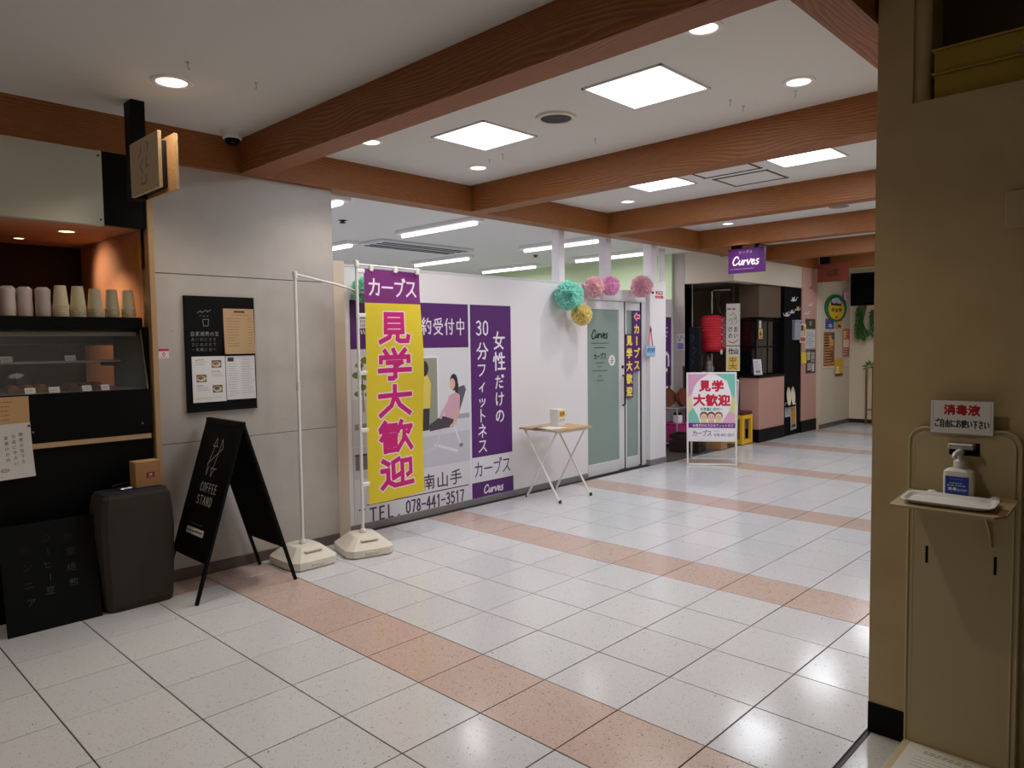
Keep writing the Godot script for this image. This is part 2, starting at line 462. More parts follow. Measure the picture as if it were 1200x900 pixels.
# ------------------------------------------------------------------ lettering: pen strokes on a 100 x 100 square, y down
const GL := {
	"見": [[25, 8, 75, 8, 75, 62, 25, 62, 25, 8], [25, 26, 75, 26], [25, 44, 75, 44], [40, 62, 36, 78, 10, 92], [60, 62, 60, 84, 66, 90, 88, 90, 91, 76]],
	"学": [[22, 8, 30, 21], [47, 5, 52, 18], [80, 6, 68, 22], [11, 42, 11, 28, 89, 28, 89, 42], [30, 44, 70, 44, 52, 57, 52, 88, 46, 94, 36, 93], [7, 68, 93, 68]],
	"大": [[7, 34, 93, 34], [50, 6, 50, 34, 40, 66, 9, 93], [52, 38, 63, 66, 91, 93]],
	"歓": [[20, 5, 7, 24], [14, 16, 50, 16], [34, 16, 26, 30], [7, 30, 52, 30], [23, 32, 8, 56], [18, 44, 18, 94], [18, 46, 50, 46], [18, 61, 48, 61], [18, 76, 48, 76], [18, 92, 52, 92], [34, 46, 34, 92], [66, 6, 55, 34], [61, 24, 93, 24, 85, 42], [74, 36, 71, 62, 52, 93], [74, 54, 94, 93]],
	"迎": [[10, 10, 24, 22], [6, 40, 22, 40, 22, 72], [22, 72, 6, 92], [20, 74, 40, 90, 95, 90], [54, 10, 37, 18, 37, 66, 55, 58], [63, 18, 89, 18, 89, 58, 79, 64], [63, 18, 63, 78]],
	"カ": [[12, 34, 84, 34, 82, 70, 76, 90, 62, 86], [46, 10, 44, 40, 34, 70, 14, 90]],
	"ー": [[8, 50, 92, 50]],
	"ブ": [[12, 26, 78, 26, 70, 56, 52, 78, 28, 92], [78, 4, 86, 17], [91, 0, 99, 13]],
	"ス": [[18, 18, 78, 18, 66, 46, 44, 70, 12, 90], [56, 58, 88, 90]],
	"女": [[40, 8, 24, 58, 48, 68, 80, 92], [70, 36, 60, 62, 44, 80, 14, 92], [8, 36, 92, 36]],
	"性": [[22, 6, 22, 95], [10, 28, 6, 48], [32, 24, 38, 40], [54, 12, 44, 44], [50, 30, 90, 30], [48, 58, 88, 58], [40, 90, 96, 90], [68, 8, 68, 90]],
	"だ": [[10, 28, 56, 28], [34, 10, 26, 48, 12, 90], [52, 48, 80, 46], [48, 70, 54, 84, 84, 84], [74, 8, 82, 20], [86, 4, 94, 16]],
	"け": [[18, 12, 12, 50, 18, 88, 26, 72], [40, 34, 92, 32], [70, 10, 72, 56, 66, 78, 52, 92]],
	"の": [[52, 20, 44, 56, 28, 82, 14, 74, 12, 52, 24, 30, 52, 18, 78, 28, 90, 52, 82, 76, 58, 90]],
	"分": [[36, 8, 28, 30, 8, 48], [62, 8, 74, 30, 94, 48], [24, 50, 76, 50, 74, 78, 68, 92, 54, 88], [44, 50, 38, 72, 16, 92]],
	"フ": [[14, 20, 84, 20, 76, 52, 56, 76, 28, 92]],
	"ィ": [[76, 38, 54, 60, 24, 76], [54, 58, 54, 96]],
	"ッ": [[24, 46, 30, 62], [48, 42, 54, 58], [80, 44, 72, 72, 40, 94]],
	"ト": [[36, 8, 36, 94], [36, 38, 76, 60]],
	"ネ": [[48, 6, 56, 18], [16, 28, 78, 28, 54, 52, 10, 74], [48, 54, 48, 96], [62, 58, 86, 74]],
	"無": [[28, 6, 12, 28], [22, 18, 88, 18], [12, 39, 90, 39], [6, 60, 94, 60], [28, 18, 28, 60], [43, 18, 43, 60], [58, 18, 58, 60], [73, 18, 73, 60], [18, 74, 10, 92], [38, 74, 42, 90], [58, 74, 64, 90], [78, 72, 90, 92]],
	"料": [[10, 16, 18, 30], [44, 14, 36, 30], [6, 42, 50, 42], [28, 8, 28, 94], [27, 44, 8, 74], [29, 44, 48, 66], [60, 16, 70, 26], [58, 36, 68, 46], [52, 68, 96, 60], [82, 8, 82, 94]],
	"予": [[22, 12, 74, 12, 54, 32], [36, 24, 60, 36], [8, 44, 90, 44, 76, 62], [50, 44, 50, 84, 44, 92, 30, 90]],
	"約": [[28, 6, 12, 26, 26, 34], [38, 18, 10, 50, 42, 48], [26, 48, 26, 94], [12, 62, 8, 80], [38, 60, 44, 76], [64, 8, 50, 36], [60, 24, 90, 24, 88, 70, 82, 90, 68, 86], [64, 46, 74, 60]],
	"受": [[80, 6, 20, 14], [20, 20, 26, 32], [46, 18, 50, 30], [80, 16, 70, 32], [10, 50, 10, 38, 90, 38, 90, 50], [26, 54, 74, 54, 56, 78, 12, 94], [30, 60, 60, 84, 90, 94]],
	"付": [[30, 8, 8, 44], [22, 32, 22, 94], [40, 32, 94, 32], [76, 8, 76, 84, 70, 92, 56, 90], [50, 50, 60, 66]],
	"中": [[16, 26, 84, 26, 84, 62, 16, 62, 16, 26], [50, 6, 50, 96]],
	"南": [[10, 20, 90, 20], [50, 6, 50, 34], [14, 94, 14, 36, 86, 36, 86, 86, 76, 92], [36, 44, 42, 54], [64, 44, 58, 54], [28, 58, 72, 58], [26, 74, 74, 74], [50, 58, 50, 92]],
	"山": [[50, 10, 50, 86], [14, 36, 14, 88, 86, 88], [86, 34, 86, 94]],
	"手": [[78, 8, 20, 18], [14, 36, 86, 36], [6, 58, 94, 58], [50, 14, 50, 84, 44, 92, 30, 90]],
	"消": [[12, 10, 24, 20], [6, 34, 18, 44], [8, 90, 24, 60], [66, 6, 66, 36], [44, 12, 50, 28], [88, 10, 80, 28], [42, 94, 42, 38, 90, 38, 90, 86, 80, 92], [42, 56, 90, 56], [42, 72, 90, 72]],
	"毒": [[16, 15, 84, 15], [22, 27, 78, 27], [8, 39, 92, 39], [50, 5, 50, 39], [26, 51, 19, 82, 86, 82], [26, 51, 80, 51, 76, 94, 62, 93], [5, 66, 95, 66], [52, 51, 48, 82]],
	"液": [[12, 10, 22, 20], [6, 34, 16, 44], [8, 90, 22, 60], [62, 4, 62, 16], [30, 18, 96, 18], [46, 22, 30, 54], [40, 42, 40, 94], [66, 24, 52, 54], [62, 34, 90, 34, 78, 66, 50, 94], [58, 54, 94, 94], [70, 46, 78, 54]],
	"ご": [[24, 22, 70, 22, 58, 32], [24, 62, 20, 80, 36, 90, 82, 86], [78, 6, 84, 18], [90, 2, 96, 14]],
	"自": [[50, 3, 42, 18], [20, 20, 80, 20, 80, 94, 20, 94, 20, 20], [20, 45, 80, 45], [20, 69, 80, 69]],
	"由": [[16, 30, 84, 30, 84, 92, 16, 92, 16, 30], [50, 6, 50, 92], [16, 60, 84, 60]],
	"に": [[18, 12, 12, 50, 18, 90, 24, 74], [46, 26, 86, 24], [44, 66, 50, 84, 90, 82]],
	"お": [[10, 30, 60, 28], [36, 8, 36, 84, 22, 90, 12, 78, 30, 58, 62, 48, 88, 60, 84, 82, 62, 92], [72, 14, 90, 30]],
	"使": [[26, 8, 6, 42], [18, 32, 18, 94], [34, 18, 96, 18], [66, 6, 64, 60, 32, 94], [40, 32, 90, 32, 90, 54, 40, 54, 40, 32], [42, 62, 62, 80, 96, 94]],
	"い": [[20, 20, 16, 60, 26, 86, 38, 70], [72, 24, 86, 46, 90, 70]],
	"下": [[8, 14, 92, 14], [50, 14, 50, 94], [54, 38, 80, 56]],
	"さ": [[14, 28, 86, 24], [42, 6, 60, 40, 74, 62, 50, 56], [26, 62, 24, 80, 44, 92, 76, 88]],
	"気": [[28, 4, 10, 34], [24, 16, 90, 16], [26, 30, 80, 30], [14, 44, 76, 44, 78, 80, 94, 92, 96, 78], [60, 54, 10, 94], [18, 58, 62, 90]],
	"軽": [[6, 18, 48, 18], [12, 32, 44, 32, 44, 62, 12, 62, 12, 32], [12, 47, 44, 47], [4, 76, 50, 76], [28, 6, 28, 96], [58, 12, 92, 12, 56, 50], [62, 22, 96, 50], [58, 66, 94, 66], [76, 50, 76, 90], [52, 92, 98, 92]],
	"店": [[54, 4, 54, 16], [12, 18, 94, 18], [14, 18, 12, 60, 4, 94], [56, 26, 56, 54], [58, 38, 90, 38], [28, 56, 84, 56, 84, 92, 28, 92, 28, 56]],
	"内": [[12, 94, 12, 26, 88, 26, 88, 88, 78, 92], [50, 6, 46, 48, 24, 76], [50, 44, 76, 74]],
	"へ": [[8, 58, 38, 32, 92, 74]],
	"家": [[50, 2, 50, 12], [10, 28, 10, 16, 90, 16, 90, 28], [24, 32, 76, 32], [50, 32, 20, 54], [40, 44, 54, 70, 50, 92, 40, 92], [48, 56, 16, 76], [52, 70, 10, 94], [76, 42, 60, 56], [58, 56, 92, 92]],
	"焙": [[12, 30, 16, 46], [42, 28, 36, 44], [28, 8, 28, 50, 8, 92], [28, 56, 44, 86], [70, 4, 70, 14], [50, 16, 94, 16], [58, 24, 62, 36], [84, 22, 80, 36], [46, 42, 98, 42], [54, 56, 90, 56, 90, 90, 54, 90, 54, 56]],
	"煎": [[34, 4, 38, 14], [66, 4, 60, 14], [8, 18, 92, 18], [18, 28, 18, 68], [18, 28, 46, 28, 46, 64], [18, 40, 46, 40], [18, 52, 46, 52], [62, 28, 62, 52], [82, 24, 82, 66, 72, 66], [18, 76, 10, 94], [38, 78, 42, 92], [58, 78, 64, 92], [80, 76, 92, 94]],
	"豆": [[10, 12, 90, 12], [24, 26, 76, 26, 76, 50, 24, 50, 24, 26], [34, 58, 40, 80], [66, 58, 60, 80], [6, 88, 94, 88]],
	"コ": [[18, 24, 80, 24, 80, 82], [14, 82, 82, 82]],
	"ヒ": [[24, 12, 24, 80, 34, 88, 82, 88], [24, 46, 78, 38]],
	"ル": [[30, 16, 30, 56, 12, 90], [58, 12, 58, 86, 92, 60]],
	"ン": [[14, 18, 34, 32], [12, 88, 50, 74, 88, 26]],
	"ニ": [[20, 30, 80, 30], [8, 80, 92, 80]],
	"ア": [[12, 18, 86, 18, 74, 40, 58, 50], [50, 34, 46, 66, 22, 92]],
	"仕": [[30, 8, 8, 46], [22, 32, 22, 94], [38, 38, 96, 38], [67, 8, 67, 90], [42, 90, 92, 90]],
	"0": [[50, 6, 26, 18, 20, 50, 26, 82, 50, 94, 74, 82, 80, 50, 74, 18, 50, 6]],
	"1": [[34, 20, 54, 6, 54, 94]],
	"3": [[24, 16, 50, 6, 74, 18, 72, 40, 44, 46], [44, 46, 76, 58, 78, 82, 50, 95, 22, 84]],
	"4": [[62, 94, 62, 6, 18, 66, 86, 66]],
	"5": [[74, 8, 32, 8, 28, 44, 56, 38, 78, 56, 74, 84, 48, 95, 24, 84]],
	"7": [[20, 8, 80, 8, 46, 94]],
	"8": [[50, 6, 28, 16, 30, 38, 50, 47, 74, 62, 72, 86, 50, 95, 28, 86, 26, 62, 50, 47, 70, 38, 72, 16, 50, 6]],
	"-": [[20, 52, 80, 52]],
	".": [[44, 92, 52, 92]],
	"A": [[14, 94, 50, 6, 86, 94], [27, 64, 73, 64]],
	"C": [[80, 22, 52, 6, 26, 20, 20, 50, 26, 80, 52, 94, 80, 78]],
	"D": [[24, 6, 24, 94, 52, 94, 78, 76, 80, 26, 54, 6, 24, 6]],
	"E": [[78, 6, 26, 6, 26, 94, 78, 94], [26, 48, 70, 48]],
	"F": [[78, 6, 26, 6, 26, 94], [26, 48, 70, 48]],
	"L": [[26, 6, 26, 94, 78, 94]],
	"N": [[22, 94, 22, 6, 78, 94, 78, 6]],
	"O": [[50, 6, 26, 18, 20, 50, 26, 82, 50, 94, 74, 82, 80, 50, 74, 18, 50, 6]],
	"P": [[24, 94, 24, 6, 56, 6, 78, 18, 76, 44, 54, 52, 24, 52]],
	"S": [[78, 18, 50, 6, 24, 18, 28, 42, 70, 58, 78, 80, 50, 95, 20, 82]],
	"T": [[12, 6, 88, 6], [50, 6, 50, 94]],
}


# ------------------------------------------------------------------ the scene
func _ready() -> void:
	rng.seed = 7
	set_camera()
	set_materials()
	shell()
	ceiling_fittings()
	gym_room()
	partition_and_door()
	far_shop()
	coffee_kiosk()
	coffee_wall_things()
	partition_things()
	shop_things()
	far_wall_things()
	sanitiser_things()


func set_camera() -> void:
	var cam := Camera3D.new()
	cam.name = "camera"
	cam.position = Vector3(0, 1.514, 0)
	cam.rotation = Vector3(-0.056127, 0.766536, -0.013162)
	cam.fov = rad_to_deg(2.0 * atan(450.0 / 852.9))
	cam.near = 0.05
	cam.far = 60.0
	cam.current = true
	add_child(cam)
	var w := WorldEnvironment.new()
	w.name = "surroundings"
	var e := Environment.new()
	e.background_mode = Environment.BG_COLOR
	e.background_color = Color(0.02, 0.02, 0.022)
	e.tonemap_mode = Environment.TONE_MAPPER_LINEAR
	e.tonemap_exposure = 0.86
	e.sdfgi_enabled = true
	e.ssao_enabled = true
	e.ssil_enabled = true
	w.environment = e
	add_child(w)


const PANEL_POWER := 1.15
const SPOT_POWER := 1.1
const TUBE_POWER := 1.3
const PANEL_TONE := Color(0.94, 0.965, 1.0)
const SPOT_TONE := Color(1.0, 0.96, 0.92)
const NEAR_TONE := Color(1.0, 0.93, 0.83)


func area_lamp(parent: Node3D, at: Vector3, w: float, h: float, power: float, tone: Color) -> void:
	var l := AreaLight3D.new()
	l.name = "area_lamp"
	l.area_size = Vector2(w, h)
	l.light_energy = power
	l.light_color = tone
	l.area_range = 25.0
	l.shadow_enabled = true
	l.position = at
	l.rotation.x = -PI / 2
	parent.add_child(l, true)


func spot_lamp(parent: Node3D, at: Vector3, power: float, tone: Color, angle: float, size := 0.05, aim := Vector3.DOWN) -> void:
	var l := SpotLight3D.new()
	l.name = "spot_lamp"
	l.light_energy = power
	l.light_color = tone
	l.spot_angle = angle
	l.spot_angle_attenuation = 0.6 if angle > 40 else 1.0
	l.spot_range = 25.0
	l.spot_attenuation = 2.0
	l.light_size = size
	l.shadow_enabled = true
	parent.add_child(l, true)
	l.position = at
	l.basis = Basis.looking_at(aim, Vector3.RIGHT if absf(aim.y) > 0.9 else Vector3.UP)


# ------------------------------------------------------------------ materials
func noise_tex(freq: float, a: Color, b: Color, size := 512, oct := 4, seed_no := 1) -> NoiseTexture2D:
	var f := FastNoiseLite.new()
	f.noise_type = FastNoiseLite.TYPE_SIMPLEX_SMOOTH
	f.frequency = freq
	f.fractal_octaves = oct
	f.seed = seed_no
	var t := NoiseTexture2D.new()
	t.width = size
	t.height = size
	t.seamless = true
	t.noise = f
	var g := Gradient.new()
	g.set_color(0, a)
	g.set_color(1, b)
	t.color_ramp = g
	return t


func terrazzo(base: Color, chips: Array, count: int, seed_no: int) -> ImageTexture:
	var n := 1024
	var img := canvas(n, n, base)
	var r := RandomNumberGenerator.new()
	r.seed = seed_no
	for k in count:
		var c: Color = chips[r.randi() % chips.size()]
		var x := r.randi() % n
		var y := r.randi() % n
		var s := r.randf_range(0.7, 2.3) * (1.9 if r.randf() < 0.05 else 1.0)
		var e := r.randf_range(0.5, 1.0)
		var a := r.randf() * PI
		var q := int(ceil(s)) + 1
		for dy in range(-q, q + 1):
			for dx in range(-q, q + 1):
				var lx := dx * cos(a) + dy * sin(a)
				var ly := (-dx * sin(a) + dy * cos(a)) / e
				var cov := clampf(s + 0.5 - sqrt(lx * lx + ly * ly), 0.0, 1.0)
				if cov > 0.0:
					dab(img, posmod(x + dx, n), posmod(y + dy, n), c, cov * 0.9)
	return ImageTexture.create_from_image(img)


func wood(dark: Color, light: Color, rings: float, seed_no: int, w := 1024, h := 256) -> ImageTexture:
	# flat-sawn boards: arches of grain along u
	var f := FastNoiseLite.new()
	f.seed = seed_no
	f.frequency = 1.0
	f.fractal_octaves = 2
	var img := Image.create(w, h, false, Image.FORMAT_RGB8)
	for y in h:
		var v := (y + 0.5) / h
		for x in w:
			var u := (x + 0.5) / w
			var a := u * TAU
			var nx := cos(a) * 0.34
			var ny := sin(a) * 0.34
			var warp := f.get_noise_3d(nx, ny, v * 1.6)
			var s := v - 0.5 + 0.10 * warp
			var k := rings * (absf(s) * 2.6 + s * s * 4.0) + 5.0 * u + 1.3 * f.get_noise_3d(nx * 1.3 + 7.0, ny * 1.3, v * 1.5)
			var ring := k - floorf(k)
			ring = pow(ring, 1.7) if ring < 0.9 else (1.0 - ring) * 8.0
			var fib := f.get_noise_3d(nx * 10.0, ny * 10.0, v * 95.0) * 0.5 + 0.5
			var t := clampf(0.62 * ring + 0.42 * fib, 0.0, 1.0)
			img.set_pixel(x, y, dark.lerp(light, t))
	return ImageTexture.create_from_image(img)


func set_materials() -> void:
	mat("plaster", rgb(222, 221, 217), 0.9)
	mat("white_paint", rgb(232, 230, 234), 0.45)
	mat("grey_white", rgb(214, 214, 216), 0.5)
	mat("cream_trim", rgb(214, 200, 180), 0.5)
	mat("black_paint", rgb(13, 13, 14), 0.5)
	mat("black_matte", rgb(11, 11, 12), 0.8)
	mat("near_black", rgb(8, 8, 8), 0.7)
	mat("chalk_black", rgb(30, 32, 33), 0.75)
	mat("grout", rgb(60, 56, 54), 0.9)
	mat("ivory_plastic", rgb(222, 216, 203), 0.5)
	mat("white_plastic", rgb(236, 234, 230), 0.35)
	mat("chrome", rgb(205, 207, 210), 0.22, 1.0)
	mat("aluminium", rgb(200, 202, 206), 0.38, 1.0)
	mat("dark_metal", rgb(52, 50, 50), 0.45, 0.6)
	mat("charcoal", rgb(60, 60, 62), 0.7)
	mat("kraft", rgb(196, 158, 108), 0.85)
	mat("card_brown", rgb(172, 130, 84), 0.85)
	mat("white_paper", rgb(232, 230, 226), 0.8)
	mat("paper_cup", rgb(226, 214, 180), 0.75)
	mat("grey_base", rgb(128, 126, 128), 0.5)
	mat("brown_base", rgb(96, 84, 78), 0.45)
	mat("black_base", rgb(15, 13, 10), 0.5)
	mat("pink_wall", rgb(194, 148, 136), 0.6)
	mat("shop_beige", rgb(205, 192, 172), 0.65)
	mat("end_beige", rgb(222, 208, 182), 0.7)
	mat("red", rgb(196, 30, 44), 0.6)
	mat("yellow", rgb(236, 188, 30), 0.45)
	mat("magenta", rgb(176, 34, 112), 0.7)
	mat("purple", rgb(78, 26, 104), 0.5)
	mat("olive", rgb(160, 138, 48), 0.6)
	mat("rubber", rgb(20, 20, 20), 0.85)
	mat("niche_paint", rgb(216, 158, 126), 0.7)
	mat("niche_dark", rgb(40, 22, 16), 0.7)
	mat("fascia", rgb(206, 204, 188), 0.5)
	mat("green_wall", rgb(196, 214, 172), 0.7)
	mat("leaf", rgb(58, 104, 44), 0.55)
	mat("stem", rgb(120, 84, 48), 0.8)
	mat("panel_beige", rgb(188, 174, 136), 0.42)
	mat("gold", rgb(180, 150, 80), 0.4)
	mat("clear_plastic", rgb(244, 240, 240), 0.2)
	for k in ["black_paint", "black_matte", "near_black", "black_base"]:
		M[k].metallic_specular = 0.25
	M.clear_plastic.transparency = BaseMaterial3D.TRANSPARENCY_ALPHA
	M.clear_plastic.albedo_color.a = 0.35

	# column paint: dulled beige with faint mottling
	var cp := mat("column_paint", Color.WHITE, 0.5)
	cp.albedo_texture = noise_tex(0.012, rgb(186, 166, 124), rgb(197, 178, 136), 512, 5, 3)
	cp.uv1_triplanar = true
	cp.uv1_world_triplanar = true
	cp.uv1_scale = Vector3(0.6, 0.6, 0.6)

	# coffee wall: warm grey laminate, scuffed
	var cw := mat("laminate", Color.WHITE, 0.42)
	cw.albedo_texture = noise_tex(0.02, rgb(184, 178, 173), rgb(192, 186, 181), 512, 5, 5)
	cw.uv1_triplanar = true
	cw.uv1_world_triplanar = true
	cw.uv1_scale = Vector3(0.5, 0.5, 0.5)

	# floor tiles
	var rt := noise_tex(0.01, Color(0.30, 0.30, 0.30), Color(0.44, 0.44, 0.44), 512, 4, 8)
	for s in [["tile_white", rgb(211, 212, 216)], ["tile_white_b", rgb(209, 210, 214)], ["tile_white_c", rgb(213, 214, 217)], ["tile_grey", rgb(176, 172, 166)]]:
		var m := mat(s[0], Color.WHITE, 0.42)
		m.albedo_texture = terrazzo(s[1], [s[1].darkened(0.12), s[1].darkened(0.22), s[1].darkened(0.36), s[1].lightened(0.4), rgb(158, 152, 150)], 5600, 11 + s[0].length())
		m.roughness_texture = rt
	for s in [["tile_pink", rgb(202, 178, 168)], ["tile_pink_b", rgb(198, 173, 163)]]:
		var m := mat(s[0], Color.WHITE, 0.55)
		m.albedo_texture = terrazzo(s[1], [s[1].darkened(0.18), s[1].darkened(0.34), rgb(104, 84, 78), s[1].lightened(0.3), rgb(216, 196, 188)], 11000, 31 + s[0].length())
		m.roughness_texture = rt
	for k in ["tile_white", "tile_white_b", "tile_white_c", "tile_grey", "tile_pink", "tile_pink_b"]:
		M[k].uv1_triplanar = true
		M[k].uv1_world_triplanar = true
		M[k].uv1_scale = Vector3(0.85, 0.85, 0.85)

	var bw := mat("beam_wood", Color.WHITE, 0.55)
	bw.albedo_texture = wood(rgb(112, 63, 25), rgb(188, 120, 58), 8.0, 4)
	var tw := mat("pale_wood", Color.WHITE, 0.55)
	tw.albedo_texture = wood(rgb(186, 150, 108), rgb(216, 184, 144), 9.0, 9, 512, 128)
	var rw := mat("red_wood", Color.WHITE, 0.5)
	rw.albedo_texture = wood(rgb(120, 42, 22), rgb(176, 72, 40), 6.0, 14, 512, 128)

	var gl := mat("clear_glass", Color(0.95, 0.97, 0.96, 0.03), 0.02)
	gl.metallic_specular = 0.3
	gl.transparency = BaseMaterial3D.TRANSPARENCY_ALPHA
	var dg := mat("green_glass", Color(0.56, 0.635, 0.61, 0.88), 0.12)
	dg.transparency = BaseMaterial3D.TRANSPARENCY_ALPHA
	var kg := mat("smoked_glass", Color(0.10, 0.10, 0.11, 0.6), 0.06)
	kg.transparency = BaseMaterial3D.TRANSPARENCY_ALPHA

	for s in [["glow_panel", Color(0.98, 0.98, 1.0), 3.2], ["glow_spot", Color(1, 0.97, 0.94), 3.0], ["glow_tube", Color(0.98, 0.97, 1.0), 3.0], ["glow_warm", Color(1.0, 0.82, 0.6), 4.0]]:
		var m := mat(s[0], Color(0.9, 0.9, 0.9), 0.5)
		m.emission_enabled = true
		m.emission = s[1]
		m.emission_energy_multiplier = s[2]


# ------------------------------------------------------------------ shell
func tile_mesh(w: float, d: float) -> ArrayMesh:
	var g := G.new()
	var t := 0.012
	var b := 0.0012
	g.box(Vector3(0, -t / 2, 0), Vector3(w, t, d), b)
	return g.mesh()


func shell() -> void:
	# floor: grout bed with every tile on it
	var bed := struct("floor", bx(-5.0, -0.92, -0.12, -0.004, -13.72, 2.9), M.grout, "pale speckled terrazzo floor tiles with rows of pink ones")
	var whole := tile_mesh(TILE - 0.0055, TILE - 0.0055)
	var spots := []
	var eye := Vector3(0, 1.514, 0)
	var fwd := Vector3(-sin(0.766536), 0, -cos(0.766536))
	for iz in range(-29, 14):
		for ix in range(-6, 4):
			var z0 := TZ + iz * TILE
			var x0 := TX + ix * TILE
			var c := Vector3(x0 + TILE / 2, 0, z0 + TILE / 2)
			if c.z < -13.9 or c.z > 2.9:
				continue
			var w := TILE - 0.004
			if ix == -6:
				# the row along the wall is cut short
				x0 = -4.895
				c.x = (x0 + TX - 5 * TILE) / 2
			var to := c - eye
			to.y = 0
			var seen := to.length() > 1.0 and to.normalized().dot(fwd) > cos(deg_to_rad(36)) and c.z > -13.5
			spots.append([to.length() if seen else to.length() + 100.0, c, ix, iz])
	spots.sort_custom(func(a, b): return a[0] < b[0])
	var rest := {}
	var short_tile := tile_mesh(absf(-4.895 - (TX - 5 * TILE)) - 0.0055, TILE - 0.0055)
	for k in spots.size():
		var s: Array = spots[k]
		var pink: bool = posmod(s[3], 5) == 0 or (s[2] == -6 and s[3] == 1)
		var key: String = (["tile_pink", "tile_pink_b"][rng.randi() % 2]) if pink else (["tile_white", "tile_white_b", "tile_white_c"][rng.randi() % 3])
		var lift := rng.randf_range(-0.0004, 0.0004)
		var tilt := Basis.from_euler(Vector3(rng.randf_range(-0.0012, 0.0012), 0, rng.randf_range(-0.0012, 0.0012)))
		if k < 298:
			var o := part("floor_tile", short_tile if s[2] == -6 else whole, M[key], bed)
			o.position = s[1] + Vector3(0, lift, 0)
			o.basis = tilt
		else:
			if not rest.has(key):
				rest[key] = G.new()
			rest[key].box(s[1] + Vector3(0, -0.006 + lift, 0), Vector3((0.366 if s[2] == -6 else TILE - 0.0055), 0.012, TILE - 0.0055), 0.0012)
	for key in rest:
		var o := part("distant_tiles", rest[key], M[key], bed)
		tag(o, "", "", "", "stuff")
	# grey floor beyond the metal threshold
	var gf := struct("floor_right", bx(-0.905, 2.4, -0.12, -0.001, -3.4, 2.9), M.tile_grey, "dull grey floor beside the painted column")
	part("threshold_strip", bx(-0.918, -0.905, -0.05, 0.001, -2.912, 2.9, 0.0005), M.dark_metal, gf)

	# ceiling and outer walls
	struct("ceiling", bx(-4.92, 2.5, CEIL, CEIL + 0.12, -13.9, 3.0), M.plaster, "flat off-white ceiling between the wooden beams")
	struct("wall_rear", bx(-7.0, 2.5, -0.12, CEIL + 0.1, 2.9, 3.0), M.column_paint)
	struct("wall_side", bx(2.4, 2.5, -0.12, CEIL + 0.1, -3.4, 2.9), M.column_paint)
	var wc := struct("wall_corridor", bx(-0.918, -0.80, -0.12, CEIL, -13.72, -3.35), M.shop_beige)
	wc.set_meta("label", "beige corridor wall behind the painted column")

	# painted column and the wall it belongs to, with the recess above it
	var col := struct("wall_right", bx(-0.918, 2.4, -0.12, 2.35, -3.35, -2.912), M.column_paint, "dull beige painted column wall behind the sanitiser stand")
	var up := struct("wall_pier", bx(-0.918, -0.80, 2.35, CEIL, -3.35, -2.914), M.column_paint, "upper part of the beige column beside the shutter recess")
	part("round_pipe", G.new().tube([Vector3(-0.786, 2.35, -2.96), Vector3(-0.786, CEIL, -2.96)], 0.035, 20), M.column_paint, up)
	struct("wall_recess", bx(-0.80, 2.4, 2.35, CEIL, -3.38, -3.30), mat("recess_shade", rgb(104, 88, 62), 0.8), "back of the recess over the column, shade put into its brown")  # colour darkened to stand for the shade inside the recess
	struct("baseboard_right", bx(-0.919, -0.775, 0, 0.118, -2.918, -2.908, 0.002), M.black_base, "black skirting at the foot of the column")
	var sb := thing("shutter_box", "olive yellow metal shutter box in the recess over the column", "shutter box", Vector3(0.83, 2.351, -3.08))
	part("lower_case", G.new().box(Vector3(0, 0.042, 0.0), Vector3(3.13, 0.084, 0.30), 0.003), M.olive, sb)
	part("upper_case", G.new().box(Vector3(0, 0.128, 0.0), Vector3(3.13, 0.076, 0.31), 0.003), M.olive, sb)
	part("top_flange", G.new().box(Vector3(-0.003, 0.169, 0.005), Vector3(3.14, 0.006, 0.315), 0.001), M.olive, sb)
	part("middle_flange", G.new().box(Vector3(-0.003, 0.087, 0.005), Vector3(3.14, 0.006, 0.315), 0.001), M.olive, sb)

	# wooden beams
	var no := 1
	for b in [[-4.83, 0, "long wooden ceiling beam above the shop fronts"], [-1.005, 0, "long wooden ceiling beam meeting the painted column"]]:
		var g := G.new()
		g.uvbox(Vector3(b[0], (BEAM + CEIL) / 2, -5.45), Vector3(0.17 if b[0] < -2 else 0.15, CEIL - BEAM, 16.7), 2, 2.4, 0.56, Vector2(0.1 * no, 0.2))
		struct("trim_%d" % no, g, M.beam_wood, b[2])
		no += 1
	var zs := [-2.32, -4.44, -6.45, -8.38, -10.40, -12.40, 1.6]
	for i in zs.size():
		var g := G.new()
		g.uvbox(Vector3(-2.838, (BEAM + CEIL) / 2 + 0.0005, zs[i] - 0.085), Vector3(3.816, CEIL - BEAM + 0.001, 0.17), 0, 2.4, 0.56, Vector2(0.37 * i, 0.13 * i))
		struct("trim_%d" % no, g, M.beam_wood, ["wooden cross beam nearest the dome camera", "wooden cross beam next past the ceiling speaker", "wooden cross beam past the access hatches", "wooden cross beam over the purple hanging sign", "wooden cross beam over the pink counter", "wooden cross beam by the brown hanging sign", "wooden cross beam behind the coffee kiosk"][i])
		no += 1


# ------------------------------------------------------------------ ceiling fittings
func downlight(label: String, x: float, z: float, power: float, r := 0.085, tone := SPOT_TONE) -> void:
	var t := thing("downlight", label, "downlight", Vector3(x, CEIL, z), 0, "recessed ceiling downlights")
	part("trim_ring", G.new().lathe([Vector2(r * 0.72, -0.001), Vector2(r * 0.74, -0.006), Vector2(r * 0.9, -0.007), Vector2(r, -0.004), Vector2(r, 0.0)].map(func(p): return p), 28), M.white_plastic, t)
	part("lens", G.new().lathe([Vector2(0.0, -0.0065), Vector2(r * 0.45, -0.0055), Vector2(r * 0.72, -0.0015)], 24), M.glow_spot, t, "glowing white lens")
	spot_lamp(t, Vector3(0, -0.012, 0), power, tone, 62, r * 0.6)


